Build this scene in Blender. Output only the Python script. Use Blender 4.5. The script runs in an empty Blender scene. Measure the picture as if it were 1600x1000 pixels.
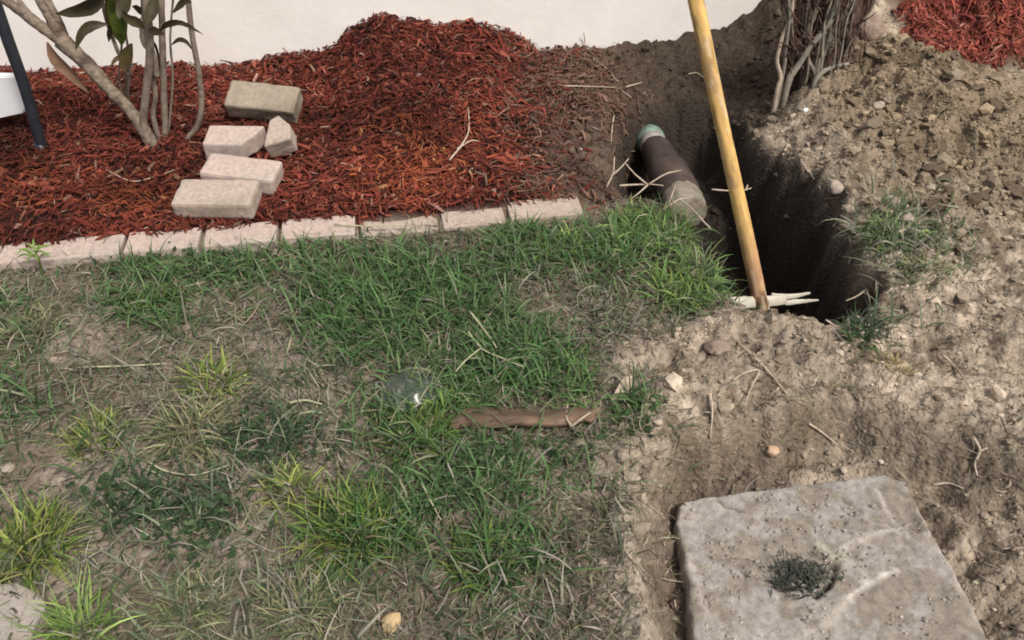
import bpy, bmesh, math, random
import numpy as np
from mathutils import Vector, Matrix, noise as mnoise

random.seed(7)
rng = np.random.default_rng(11)
sc = bpy.context.scene

# ------------------------------------------------------------------ camera
CAM_H, PITCH, FPX = 1.35, math.radians(40.0), 1385.0
cam_d = bpy.data.cameras.new('camera')
cam_d.sensor_width = 36.0
cam_d.lens = FPX / 1600 * 36.0
cam_d.clip_start = 0.02
cam_d.clip_end = 300
cam = bpy.data.objects.new('camera', cam_d)
sc.collection.objects.link(cam)
cam.location = (0, 0, CAM_H)
cam.rotation_euler = (math.pi / 2 - PITCH, 0, 0)
sc.camera = cam

# ------------------------------------------------------------------ light
SUN_EL, SUN_AZ = math.radians(55), math.radians(142)     # azimuth the light comes from, clockwise from +Y
world = bpy.data.worlds.new('World')
sc.world = world
world.use_nodes = True
wn = world.node_tree
bg = wn.nodes['Background']
sky = wn.nodes.new('ShaderNodeTexSky')
sky.sky_type = 'NISHITA'
sky.sun_disc = False
sky.sun_elevation = SUN_EL
sky.sun_rotation = SUN_AZ
sky.air_density = 1.0
sky.dust_density = 6.0
sky.ozone_density = 0.6
wn.links.new(sky.outputs[0], bg.inputs[0])
bg.inputs[1].default_value = 0.05
sun_d = bpy.data.lights.new('sun', 'SUN')
sun_d.energy = 1.5
sun_d.angle = math.radians(11)
sun_d.color = (1.0, 0.95, 0.87)
sun = bpy.data.objects.new('sun', sun_d)
sc.collection.objects.link(sun)
sd = Vector((math.sin(SUN_AZ) * math.cos(SUN_EL), math.cos(SUN_AZ) * math.cos(SUN_EL), math.sin(SUN_EL)))
sun.rotation_euler = sd.to_track_quat('Z', 'Y').to_euler()
sun.location = sd * 20
sc.cycles.filter_width = 1.8
vs = sc.view_settings
vs.view_transform = 'Standard'
vs.look = 'None'
vs.gamma = 1
vs.exposure = 1.02
vs.use_curve_mapping = False

# ------------------------------------------------------------------ pixel <-> world helpers (pixels of the 1600 x 1000 photograph)
CP, SP = math.cos(PITCH), math.sin(PITCH)


def ray(px, py):
    dx = (px - 800) / FPX
    dy = (500 - py) / FPX
    return np.array((dx, CP + dy * SP, -SP + dy * CP))


def at(px, py, z=0.0):
    d = ray(px, py)
    t = (z - CAM_H) / d[2]
    return np.array((d[0] * t, d[1] * t, z))


def onplane(px, py, y, slope=0.0):
    """point of the pixel ray on the vertical plane y (leaning with height by slope)"""
    d = ray(px, py)
    t = (y + slope * CAM_H) / (d[1] - slope * d[2]) if slope else y / d[1]
    return np.array((d[0] * t, d[1] * t, CAM_H + d[2] * t))


def topix(x, y, z=0.0):
    depth = y * CP - (z - CAM_H) * SP
    up = y * SP + (z - CAM_H) * CP
    depth = np.maximum(depth, 0.05)
    return 800 + FPX * x / depth, 500 - FPX * up / depth


def sstep(a, b, x):
    t = np.clip((x - a) / (b - a), 0, 1)
    return t * t * (3 - 2 * t)


def _hash(i, j, s):
    h = (i.astype(np.int64) * 374761393 + j.astype(np.int64) * 668265263 + s * 1442695041) & 0xffffffff
    h = ((h ^ (h >> 13)) * 1274126177) & 0xffffffff
    h = h ^ (h >> 16)
    return (h & 0xffffff) / float(0xffffff)


def vnoise(x, y, s=0):
    xi, yi = np.floor(x), np.floor(y)
    fx, fy = x - xi, y - yi
    fx = fx * fx * (3 - 2 * fx)
    fy = fy * fy * (3 - 2 * fy)
    a, b = _hash(xi, yi, s), _hash(xi + 1, yi, s)
    c, d = _hash(xi, yi + 1, s), _hash(xi + 1, yi + 1, s)
    return (a + (b - a) * fx) * (1 - fy) + (c + (d - c) * fx) * fy - 0.5


def fbm(x, y, f, o=4, s=0, g=0.5):
    out, a = 0.0, 1.0
    for k in range(o):
        out = out + a * vnoise(x * f + 17.3 * k, y * f - 9.1 * k, s + k)
        f *= 2.03
        a *= g
    return out


def lumps(x, y, f, s=0):
    """rounded clod pattern: 1 at a clod's top, 0 between clods"""
    x, y = x * f, y * f
    xi, yi = np.floor(x), np.floor(y)
    best = np.full(np.shape(x), 9.0)
    for i in (-1, 0, 1):
        for j in (-1, 0, 1):
            cx = xi + i + 0.15 + 0.7 * _hash(xi + i, yi + j, s)
            cy = yi + j + 0.15 + 0.7 * _hash(xi + i, yi + j, s + 5)
            r = 0.55 + 0.5 * _hash(xi + i, yi + j, s + 9)
            best = np.minimum(best, ((x - cx) ** 2 + (y - cy) ** 2) / (r * r))
    return np.sqrt(np.clip(1 - best, 0, 1))


def poly_sd(x, y, poly):
    """signed distance, positive inside"""
    d = np.full(np.shape(x), 1e9)
    inside = np.zeros(np.shape(x), bool)
    n = len(poly)
    for k in range(n):
        ax, ay = poly[k]
        bx, by = poly[(k + 1) % n]
        ex, ey = bx - ax, by - ay
        t = np.clip(((x - ax) * ex + (y - ay) * ey) / (ex * ex + ey * ey + 1e-12), 0, 1)
        d = np.minimum(d, (x - ax - ex * t) ** 2 + (y - ay - ey * t) ** 2)
        cond = (ay > y) != (by > y)
        xin = ax + (y - ay) * ex / (ey if abs(ey) > 1e-12 else 1e-12)
        inside ^= cond & (x < xin)
    d = np.sqrt(d)
    return np.where(inside, d, -d)


def wp(pts, z=0.0):
    return [tuple(at(px, py, z)[:2]) for px, py in pts]


# ------------------------------------------------------------------ layout of the place
W0, W1 = np.array((-1.78, 2.915)), np.array((0.165, 3.125))        # foot of the house wall
WU = (W1 - W0) / np.linalg.norm(W1 - W0)
WN = np.array((WU[1], -WU[0]))                                      # away from the wall, to the lawn
E0, E1 = at(0, 402)[:2], at(910, 326)[:2]                           # line of the edging bricks
EU = (E1 - E0) / np.linalg.norm(E1 - E0)
EN = np.array((-EU[1], EU[0]))                                      # to the wall

SIL = [(-600, 150), (0, 113), (120, 108), (220, 103), (300, 112), (360, 104), (430, 88), (490, 76), (520, 66), (542, 40), (565, 27),
       (600, 20), (650, 30), (700, 36), (740, 31), (790, 46), (830, 66), (852, 84), (870, 93), (950, 86), (1000, 80), (1060, 72),
       (1120, 60), (1150, 46), (1190, 8), (1230, -40), (1330, -10), (1370, 20), (1475, 18), (1500, -20), (1600, -40), (2300, -40)]


def on_wall(px, py):
    d = ray(px, py)
    # WN . (d*t - W0) = 0
    t = (WN @ W0) / (WN @ d[:2])
    p = d * t
    return (p[:2] - W0) @ WU, CAM_H + p[2]


_sil = np.array([on_wall(*p) for p in SIL])

PIT = wp([(950, 175), (955, 285), (1010, 318), (1066, 352), (1083, 405), (1128, 450), (1150, 490), (1200, 503), (1250, 515),
          (1310, 521), (1375, 492), (1386, 452), (1345, 398), (1320, 340), (1250, 258), (1200, 228), (1165, 175), (1120, 140), (1000, 140)])
SLABPIT = wp([(1034, 1300), (1024, 1000), (1003, 830), (1008, 735), (1075, 690), (1200, 655), (1330, 640), (1450, 690), (1600, 735),
              (1900, 820), (2100, 1300)])
SLAB_Z = -0.06
SLABQ = [at(1054, 783, SLAB_Z)[:2], at(1405, 735, SLAB_Z)[:2]]      # back edge, left and right
_rdir = at(1545, 1000, SLAB_Z)[:2] - SLABQ[1]
_ldir = at(1092, 1000, SLAB_Z)[:2] - SLABQ[0]
SLABQ += [SLABQ[1] + _rdir * 1.75, SLABQ[0] + _ldir * 1.75]
SLABP = [tuple(p) for p in SLABQ]
BURROW = at(103, 945)[:2]


def coords(x, y):
    dw = (x - W0[0]) * WN[0] + (y - W0[1]) * WN[1]
    sw = (x - W0[0]) * WU[0] + (y - W0[1]) * WU[1]
    dv = (x - E0[0]) * EN[0] + (y - E0[1]) * EN[1]
    se = (x - E0[0]) * EU[0] + (y - E0[1]) * EU[1]
    return dw, sw, dv, se


def masks(x, y):
    m = {}
    dw, sw, dv, se = coords(x, y)
    wob = fbm(x, y, 5, 3, 40)
    wob2 = fbm(x, y, 14, 3, 44)
    m['bed'] = sstep(-0.02, 0.02, dv)
    right = sstep(0.36, 0.02, x + 0.16 * wob - 0.10 * sstep(2.3, 2.9, y))
    m['mulch'] = m['bed'] * right
    far = sstep(1.40, 1.48, x + 0.08 * wob) * sstep(2.90, 2.98, y + 0.10 * wob + .15 * (x - 1.5))
    m['mulch2'] = far
    sdp = poly_sd(x, y, PIT) + 0.03 * wob + 0.024 * wob2
    m['sdp'] = sdp
    m['pit'] = sstep(-0.005, 0.06, sdp)
    sds = poly_sd(x, y, SLABPIT) + 0.025 * wob + 0.015 * wob2
    m['sds'] = sds
    m['slabpit'] = sstep(0.0, 0.075, sds)
    heap = np.exp(-(((x - 1.28) / 0.50) ** 2 + ((y - 2.42) / 0.42) ** 2)) + 0.6 * np.exp(-(((x - 1.22) / 0.24) ** 2 + ((y - 2.78) / 0.20) ** 2))
    m['heap'] = heap
    px, py = topix(x, y)
    m['px'], m['py'] = px, py
    # lawn: in front of the edging, left of the digging
    lx = 985 - 50 * sstep(690, 760, py) + 90 * wob + 40 * wob2 + 130 * sstep(560, 480, py) + 60 * sstep(430, 380, py)
    m['lawn'] = (1 - m['bed']) * sstep(60, -60, px - lx) * (1 - m['pit'])
    return m


def H(x, y, m=None):
    x = np.asarray(x, float)
    y = np.asarray(y, float)
    m = m or masks(x, y)
    dw, sw, dv, se = coords(x, y)
    far = np.exp(-np.maximum(0, np.hypot(x, y - 1.8) - 3.5) * 0.6)
    z = 0.016 * fbm(x, y, 2.2, 3, 1) + 0.012 * fbm(x, y, 12, 3, 3)
    lawn = m['lawn']
    z = z + 0.008 * lawn
    # bed with its mounds against the wall
    hw = np.interp(sw, _sil[:, 0], _sil[:, 1])
    ds = np.maximum(dw, 0)
    mulch_reach = 0.16 + 0.62 * sstep(0.06, 0.15, hw)
    prof = np.clip(1 - ds / mulch_reach, 0, 1)
    prof = prof ** 1.15 * (1 - 0.25 * np.exp(-((ds - .25) / .15) ** 2))
    left = m['mulch']
    z = z + left * (0.022 + 0.020 * fbm(x, y, 9, 3, 8)) + left * np.maximum(hw - 0.03, 0) * prof
    # low swell of mulch below the mound
    z = z + left * 0.045 * np.exp(-(((x + 0.22) / 0.20) ** 2 + ((y - 2.40) / 0.26) ** 2))
    # right of the mound: earth against the wall
    rgt = (1 - sstep(0.36, 0.02, x)) * m['bed']
    profr = np.exp(-(ds / 0.20) ** 2)
    z = z + rgt * np.maximum(hw + 0.03, 0) * profr - 0.03 * rgt * profr * sstep(1.2, 0.8, x)
    # spoil heap
    z = z + 0.135 * m['heap']
    z = z + m['mulch2'] * 0.03
    rough = np.clip(m['heap'] * 1.3, 0, 1)
    z = z + rough * (0.022 * lumps(x, y, 11, 3) * sstep(-.3, .2, fbm(x, y, 5, 2, 63)) + 0.016 * lumps(x, y, 25, 4) * sstep(-.2, .3, fbm(x, y, 8, 2, 65)) + .010 * lumps(x, y, 55, 5) + .050 * fbm(x, y, 11, 5, 64, .62) - 0.02)
    # loose dry soil round the pit
    dirt = np.clip(1 - lawn - m['bed'] * sstep(.4, .1, x), 0, 1)
    z = z + dirt * (0.022 * lumps(x, y, 17, 6) * sstep(-.1, .25, fbm(x, y, 4, 2, 61)) + 0.013 * lumps(x, y, 41, 7) + 0.008 * lumps(x, y, 80, 12) + 0.026 * fbm(x, y, 22, 4, 9, .6))
    ring = np.exp(-((m['sdp'] + 0.05) / 0.05) ** 2)
    z = z + 0.018 * ring * (0.5 + fbm(x, y, 8, 2, 15)) * (1 - m['bed'] * .7)
    z = z + 0.035 * np.exp(-((m['sds'] + 0.09) / 0.08) ** 2) * sstep(1.0, 1.25, y) * sstep(.1, .35, x)
    z = z + 0.024 * np.exp(-((m['sds'] + 0.025) / 0.026) ** 2) * sstep(1.08, 1.02, y) * sstep(.45, .35, x) * (x > 0)
    # the pit and the trench under the pipe
    deep = 0.50 - 0.17 * sstep(2.25, 2.55, y)
    wallw = 0.09 + 0.16 * sstep(2.0, 2.3, y) * sstep(.70, .95, x)
    z = z - deep * sstep(-0.005, 1, m['sdp'] / wallw) * (1 + 0.10 * fbm(x, y, 9, 2, 31))
    z = z + (m['pit']) * (0.020 * lumps(x, y, 15, 33) + 0.012 * fbm(x, y, 30, 3, 35))
    # slope from the wall down into the trench
    z = z - 0.07 * rgt * sstep(0.30, -0.02, np.abs(x - 0.62) - 0.15) * sstep(0.0, 0.35, dw) * sstep(-0.35, 0.0, m['sdp']) * (1 - m['pit'])
    # hollow round the slab
    sdslab = poly_sd(x, y, SLABP)
    z = z - m['slabpit'] * (0.112 + 0.02 * fbm(x, y, 7, 2, 51) - 0.055 * sstep(.75, 1.0, x))
    # side of the bank scored by roots and tool marks
    bank = np.exp(-((m['sds'] - 0.05) / 0.06) ** 2)
    z = z + bank * 0.034 * fbm(x * 1.0, y * 0.3, 32, 3, 55)
    # undercut strip right of the slab
    z = np.where(sdslab > 0.01, np.minimum(z, SLAB_Z - 0.03), z)
    z = z - 0.06 * np.exp(-(((x - BURROW[0]) / .028) ** 2 + ((y - BURROW[1]) / .022) ** 2) ** 2)
    # never above the foot of the bricks or outside the near place
    z = z * far
    return z


def G(px, py):
    """first hit of the pixel ray on the terrain"""
    d = ray(px, py)
    t = np.linspace(0.9, 4.2, 1500)
    X, Y, Z = d[0] * t, d[1] * t, CAM_H + d[2] * t
    below = Z < H(X, Y)
    k = int(np.argmax(below)) if below.any() else len(t) - 1
    return np.array((X[k], Y[k], Z[k]))


# ------------------------------------------------------------------ materials
def granular(m, scale, strength, dist):
    nt = m.node_tree
    b = nt.nodes['Principled BSDF']
    old = b.inputs['Normal'].links[0].from_socket
    tc = nt.nodes.new('ShaderNodeTexCoord')
    vo = nt.nodes.new('ShaderNodeTexVoronoi')
    vo.inputs['Scale'].default_value = scale
    nt.links.new(tc.outputs['Object'], vo.inputs['Vector'])
    bp = nt.nodes.new('ShaderNodeBump')
    bp.invert = True
    bp.inputs['Strength'].default_value = strength
    bp.inputs['Distance'].default_value = dist
    nt.links.new(vo.outputs['Distance'], bp.inputs['Height'])
    nt.links.new(old, bp.inputs['Normal'])
    nt.links.new(bp.outputs[0], b.inputs['Normal'])


def mat(name, base=(.5, .5, .5), rough=.85, attr=None, nscale=40, namp=.35, bump=.3, bscale=200, bdist=.004, spec=.3, tint=None, tscale=6,
        transl=0, detail=6, stretch=None):
    m = bpy.data.materials.new(name)
    m.use_nodes = True
    nt = m.node_tree
    b = nt.nodes['Principled BSDF']
    b.inputs['Roughness'].default_value = rough
    b.inputs['Specular IOR Level'].default_value = spec
    tc = nt.nodes.new('ShaderNodeTexCoord')
    src = tc.outputs['Object']
    if stretch:
        mp = nt.nodes.new('ShaderNodeMapping')
        mp.inputs['Scale'].default_value = stretch
        nt.links.new(src, mp.inputs[0])
        src = mp.outputs[0]
    n = nt.nodes.new('ShaderNodeTexNoise')
    n.inputs['Scale'].default_value = nscale
    n.inputs['Detail'].default_value = detail
    n.inputs['Roughness'].default_value = .65
    nt.links.new(src, n.inputs['Vector'])
    r = nt.nodes.new('ShaderNodeMapRange')
    r.inputs[1].default_value = .3
    r.inputs[2].default_value = .7
    r.inputs[3].default_value = 1 - namp
    r.inputs[4].default_value = 1 + namp
    nt.links.new(n.outputs[0], r.inputs[0])
    if attr:
        a = nt.nodes.new('ShaderNodeAttribute')
        a.attribute_name = attr
        col = a.outputs['Color']
    else:
        c = nt.nodes.new('ShaderNodeRGB')
        c.outputs[0].default_value = (*base, 1)
        col = c.outputs[0]
    if tint:
        n2 = nt.nodes.new('ShaderNodeTexNoise')
        n2.inputs['Scale'].default_value = tscale
        n2.inputs['Detail'].default_value = 5
        nt.links.new(tc.outputs['Object'], n2.inputs['Vector'])
        rr = nt.nodes.new('ShaderNodeMapRange')
        rr.inputs[1].default_value = .48
        rr.inputs[2].default_value = .68
        nt.links.new(n2.outputs[0], rr.inputs[0])
        mx = nt.nodes.new('ShaderNodeMix')
        mx.data_type = 'RGBA'
        nt.links.new(rr.outputs[0], mx.inputs[0])
        nt.links.new(col, mx.inputs[6])
        mx.inputs[7].default_value = (*tint, 1)
        col = mx.outputs[2]
    v = nt.nodes.new('ShaderNodeVectorMath')
    v.operation = 'SCALE'
    nt.links.new(col, v.inputs[0])
    nt.links.new(r.outputs[0], v.inputs['Scale'])
    nt.links.new(v.outputs[0], b.inputs['Base Color'])
    if bump:
        bn = nt.nodes.new('ShaderNodeTexNoise')
        bn.inputs['Scale'].default_value = bscale
        bn.inputs['Detail'].default_value = 5
        nt.links.new(src, bn.inputs['Vector'])
        bp = nt.nodes.new('ShaderNodeBump')
        bp.inputs['Strength'].default_value = bump
        bp.inputs['Distance'].default_value = bdist
        nt.links.new(bn.outputs[0], bp.inputs['Height'])
        nt.links.new(bp.outputs[0], b.inputs['Normal'])
    if transl:
        t = nt.nodes.new('ShaderNodeBsdfTranslucent')
        nt.links.new(v.outputs[0], t.inputs[0])
        ms = nt.nodes.new('ShaderNodeMixShader')
        ms.inputs[0].default_value = transl
        nt.links.new(b.outputs[0], ms.inputs[1])
        nt.links.new(t.outputs[0], ms.inputs[2])
        nt.links.new(ms.outputs[0], nt.nodes['Material Output'].inputs[0])
    return m


M = {}
M['ground'] = mat('soil', attr='col', nscale=70, namp=.38, bump=.6, bscale=260, bdist=.005, rough=.95, spec=.15, detail=8)
granular(M['ground'], 110, .5, .008)
M['mulch'] = mat('shredded_mulch', attr='col', nscale=90, namp=.3, bump=.4, bscale=300, bdist=.002, rough=.9, spec=.15)
M['grass'] = mat('grass_blade', attr='col', nscale=25, namp=.2, bump=0, rough=.6, spec=.25, transl=.25)
M['clod'] = mat('dirt_clod', attr='col', nscale=120, namp=.3, bump=.6, bscale=300, bdist=.003, rough=.95, spec=.1)
M['stucco'] = mat('stucco', (.87, .85, .82), nscale=5, namp=.05, bump=.22, bscale=34, bdist=.006, rough=.9, tint=(.82, .79, .75), tscale=2.2)
M['foundation'] = mat('foundation', (.16, .14, .12), nscale=20, namp=.3, bump=.4, rough=.95)
M['brick_pink'] = mat('pink_paver', (.46, .37, .33), nscale=70, namp=.24, bump=.5, bscale=250, bdist=.002, rough=.9, tint=(.40, .355, .31), tscale=9)
M['brick_tan'] = mat('tan_paver', (.42, .345, .295), nscale=70, namp=.26, bump=.5, bscale=250, bdist=.002, rough=.9, tint=(.31, .265, .215), tscale=9)
M['brick_grey'] = mat('greyish_paver', (.30, .26, .205), nscale=50, namp=.28, bump=.5, bscale=250, bdist=.002, rough=.9, tint=(.20, .165, .125), tscale=12)
M['concrete'] = mat('concrete', attr='col', nscale=60, namp=.3, bump=.9, bscale=190, bdist=.003, rough=.92, spec=.2, detail=9)
M['handle'] = mat('yellow_wood', attr='col', nscale=30, namp=.16, bump=.2, bscale=120, bdist=.001, rough=.55, spec=.35, stretch=(1, 1, .12))
M['rust'] = mat('rusty_iron', (.05, .032, .024), nscale=60, namp=.5, bump=.4, rough=.8)
M['white_wood'] = mat('weathered_white_wood', (.56, .53, .46), nscale=40, namp=.2, bump=.3, rough=.8, stretch=(.15, 1, 1))
M['pipe_dark'] = mat('dark_pipe', (.052, .037, .034), nscale=25, namp=.35, bump=.3, rough=.75, tint=(.075, .055, .047), tscale=14)
M['pipe_green'] = mat('green_fitting', (.17, .30, .26), nscale=30, namp=.25, bump=.15, rough=.5, tint=(.14, .17, .14), tscale=22)
M['pipe_band'] = mat('grey_band', (.33, .31, .29), nscale=40, namp=.3, bump=.2, rough=.6)
M['pipe_bell'] = mat('mud_crusted_bell', (.25, .225, .185), nscale=30, namp=.35, bump=.7, bscale=120, rough=.95, tint=(.12, .10, .08), tscale=22)
M['stake'] = mat('black_plastic', (.022, .027, .036), nscale=40, namp=.3, bump=.1, rough=.45, spec=.5)
M['panel'] = mat('white_plastic', (.80, .83, .85), nscale=10, namp=.03, bump=.05, rough=.5)
M['bark'] = mat('grey_bark', (.20, .16, .125), nscale=60, namp=.55, bump=1.0, bscale=70, bdist=.008, rough=.95, tint=(.085, .055, .038), tscale=12)
M['stem'] = mat('stem_bark', (.22, .18, .145), nscale=70, namp=.35, bump=.5, bscale=160, bdist=.002, rough=.9, tint=(.12, .09, .07), tscale=22)
M['shag'] = mat('shaggy_red_bark', (.12, .075, .060), nscale=70, namp=.5, bump=.5, rough=.95, tint=(.07, .04, .035), tscale=20)
M['greystem'] = mat('grey_green_stem', (.27, .24, .195), nscale=60, namp=.3, bump=.4, rough=.9, tint=(.19, .20, .165), tscale=14)
M['leaf_dark'] = mat('dark_leaf', (.055, .045, .022), nscale=30, namp=.3, bump=.2, rough=.5, transl=.15)
M['leaf_green'] = mat('green_leaf', (.13, .19, .035), nscale=30, namp=.3, bump=.2, rough=.5, transl=.35, tint=(.07, .08, .02), tscale=20)
M['leaf_olive'] = mat('olive_leaf', (.10, .075, .03), nscale=30, namp=.3, bump=.2, rough=.5, transl=.25)
M['leaf_dry'] = mat('dry_leaf', (.52, .42, .33), nscale=40, namp=.2, bump=.3, rough=.8, transl=.15)
M['leaf_brown'] = mat('brown_sheath', (.20, .12, .08), nscale=40, namp=.3, bump=.3, rough=.8, transl=.1)
M['twig'] = mat('pale_twig', (.46, .38, .30), nscale=60, namp=.3, bump=.4, rough=.9)
M['straw'] = mat('straw', (.40, .40, .26), nscale=60, namp=.2, bump=.2, rough=.7)
M['barkstrip'] = mat('bark_strip', (.105, .072, .053), nscale=26, namp=.7, bump=.9, bscale=60, bdist=.006, rough=.9, stretch=(.12, 1, 1), tint=(.19, .13, .09), tscale=9)
M['stone'] = mat('pale_stone', (.36, .305, .25), nscale=40, namp=.25, bump=.4, rough=.9)
M['lump'] = mat('soil_lump', (.27, .205, .165), nscale=40, namp=.35, bump=.8, rough=.95)
M['peach'] = mat('peach_stone', (.52, .37, .25), nscale=40, namp=.15, bump=.3, rough=.85)
M['chip'] = mat('tan_chip', (.50, .37, .20), nscale=30, namp=.25, bump=.4, rough=.85)
M['paver'] = mat('worn_paving', (.37, .335, .30), nscale=30, namp=.25, bump=.6, rough=.92, tint=(.27, .235, .20), tscale=14)
pl = bpy.data.materials.new('smoky_plastic')
pl.use_nodes = True
_b = pl.node_tree.nodes['Principled BSDF']
_b.inputs['Base Color'].default_value = (.10, .125, .11, 1)
_b.inputs['Roughness'].default_value = .22
_b.inputs['Alpha'].default_value = .42
_b.inputs['Specular IOR Level'].default_value = .6
M['plastic'] = pl

# ------------------------------------------------------------------ object helpers
COL = sc.collection


def tag(o, label=None, cat=None, group=None, kind=None):
    if label: o['label'] = label
    if cat: o['category'] = cat
    if group: o['group'] = group
    if kind: o['kind'] = kind
    return o


def empty(name, loc):
    o = bpy.data.objects.new(name, None)
    o.empty_display_size = .05
    o.location = tuple(float(v) for v in loc)
    COL.objects.link(o)
    return o


def mk(name, V, F, material, parent=None, col=None, smooth=True, loc=None):
    """one mesh object; V in world coordinates, moved to the parent's or its own base"""
    V = np.asarray(V, np.float32)
    off = np.zeros(3, np.float32)
    if parent is not None:
        off = np.array(parent.matrix_basis.translation, np.float32)
        q = parent
        while q.parent is not None:
            q = q.parent
            off = off + np.array(q.matrix_basis.translation, np.float32)
    elif loc is not None:
        off = np.asarray(loc, np.float32)
    V = V - off
    me = bpy.data.meshes.new(name)
    if isinstance(F, np.ndarray):
        n, k = F.shape
        me.vertices.add(len(V))
        me.vertices.foreach_set('co', V.ravel())
        me.loops.add(n * k)
        me.loops.foreach_set('vertex_index', F.ravel().astype(np.int32))
        me.polygons.add(n)
        me.polygons.foreach_set('loop_start', np.arange(0, n * k, k, dtype=np.int32))
        me.polygons.foreach_set('loop_total', np.full(n, k, np.int32))
        me.update(calc_edges=True)
    else:
        me.from_pydata([tuple(map(float, v)) for v in V], [], F)
    me.polygons.foreach_set('use_smooth', np.full(len(me.polygons), smooth))
    if col is not None:
        a = me.color_attributes.new('col', 'FLOAT_COLOR', 'POINT')
        c = np.ones((len(V), 4), np.float32)
        c[:, :3] = col
        a.data.foreach_set('color', c.ravel())
    me.materials.append(material)
    o = bpy.data.objects.new(name, me)
    COL.objects.link(o)
    if parent is not None:
        o.parent = parent
    elif loc is not None:
        o.location = tuple(float(v) for v in loc)
    return o


def from_bm(name, bm, material, parent=None, loc=(0, 0, 0), rot=(0, 0, 0), smooth=False):
    me = bpy.data.meshes.new(name)
    bmesh.ops.recalc_face_normals(bm, faces=bm.faces)
    bm.to_mesh(me)
    bm.free()
    if smooth:
        me.polygons.foreach_set('use_smooth', np.ones(len(me.polygons), bool))
    me.materials.append(material)
    o = bpy.data.objects.new(name, me)
    COL.objects.link(o)
    o.location = tuple(float(v) for v in loc)
    o.rotation_euler = rot
    if parent is not None:
        o.parent = parent
    return o


def resample(P, n):
    P = np.asarray(P, float)
    k = len(P)
    # Catmull-Rom
    Q = np.vstack([2 * P[0] - P[1], P, 2 * P[-1] - P[-2]])
    out = []
    for u in np.linspace(0, k - 1, n):
        i = min(int(u), k - 2)
        t = u - i
        a, b, c, d = Q[i], Q[i + 1], Q[i + 2], Q[i + 3]
        out.append(.5 * ((2 * b) + (c - a) * t + (2 * a - 5 * b + 4 * c - d) * t * t + (3 * b - a - 3 * c + d) * t ** 3))
    return np.array(out)


def tube(P, R, sides=8, n=None, rough=0.0, cap=True, flat=1.0):
    """V, F of a tapered tube along P (R: radius per key point)"""
    P = np.asarray(P, float)
    R = np.asarray(R, float) * np.ones(len(P))
    if n:
        R = np.interp(np.linspace(0, len(P) - 1, n), np.arange(len(P)), R)
        P = resample(P, n)
    T = np.gradient(P, axis=0)
    T /= np.linalg.norm(T, axis=1)[:, None] + 1e-12
    ref = np.array((0.31, -0.9, 0.3)) if abs(T[0] @ np.array((0.31, -0.9, 0.3))) < .9 else np.array((1., 0, 0))
    V = []
    a = np.linspace(0, 2 * np.pi, sides, endpoint=False)
    for i in range(len(P)):
        s = np.cross(T[i], ref)
        s /= np.linalg.norm(s) + 1e-12
        u = np.cross(s, T[i])
        rr = R[i] * (1 + rough * (rng.random(sides) - .5))
        V.append(P[i] + np.outer(np.cos(a) * rr, s) + np.outer(np.sin(a) * rr * flat, u))
    V = np.vstack(V)
    F = []
    for i in range(len(P) - 1):
        for k in range(sides):
            k2 = (k + 1) % sides
            F.append((i * sides + k, i * sides + k2, (i + 1) * sides + k2, (i + 1) * sides + k))
    if cap:
        F.append(tuple(range(sides))[::-1])
        F.append(tuple((len(P) - 1) * sides + k for k in range(sides)))
    return V, F


def join(parts):
    Vs, Fs, o = [], [], 0
    for V, F in parts:
        Vs.append(V)
        Fs += [tuple(i + o for i in f) for f in F]
        o += len(V)
    return np.vstack(Vs), Fs


def leaf_vf(P, width, face=(0, -1, .3), fold=.25, n=10, tip=1.0, base=.15, peak=.45):
    P = resample(P, n)
    T = np.gradient(P, axis=0)
    T /= np.linalg.norm(T, axis=1)[:, None]
    face = np.asarray(face, float)
    face /= np.linalg.norm(face)
    V = []
    for i, u in enumerate(np.linspace(0, 1, n)):
        w = width * .5 * (np.interp(u, [0, peak * .6, peak, .8, 1], [base, .85, 1, .5 * tip + .1, 0.03]))
        s = np.cross(T[i], face)
        s /= np.linalg.norm(s) + 1e-9
        nn = np.cross(s, T[i])
        V += [P[i] - s * w + nn * w * fold, P[i] - s * w * .5 + nn * w * fold * .3, P[i], P[i] + s * w * .5 + nn * w * fold * .3, P[i] + s * w + nn * w * fold]
    F = []
    for i in range(n - 1):
        for k in range(4):
            a = i * 5 + k
            F.append((a, a + 1, a + 6, a + 5))
    V = np.array(V)
    # underside, so that the leaf has a thickness
    back = V - face * 0.0006
    o = len(V)
    F2 = [tuple(i + o for i in f[::-1]) for f in F]
    return np.vstack([V, back]), F + F2


def brick_bm(l, w, h, bev=.006, amp=.0012, seed=0, cuts=7):
    bm = bmesh.new()
    bmesh.ops.create_cube(bm, size=1)
    for v in bm.verts:
        v.co = (v.co.x * l, v.co.y * w, v.co.z * h)
    bmesh.ops.bevel(bm, geom=list(bm.edges), offset=bev, segments=2, affect='EDGES', profile=.6)
    long = [e for e in bm.edges if e.calc_length() > .03]
    bmesh.ops.subdivide_edges(bm, edges=long, cuts=cuts, use_grid_fill=True)
    wear(bm, amp, seed, l, w, h)
    return bm


def wear(bm, amp, seed, l=1, w=1, h=1):
    o = Vector((seed * 3.7, seed * 1.3, seed * 7.1))
    bm.normal_update()
    for v in bm.verts:
        d = mnoise.fractal(v.co * 26 + o, 1.0, 2.0, 3)
        e = mnoise.noise(v.co * 60 + o)
        edge = sum((abs(v.co.x) > l * .47, abs(v.co.y) > w * .44, abs(v.co.z) > h * .42))
        k = amp * (d + .4 * e)
        if edge >= 2:
            k -= amp * 3.0 * max(0, mnoise.noise(v.co * 35 + o * 2) - .08)
        v.co += v.normal * k


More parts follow.
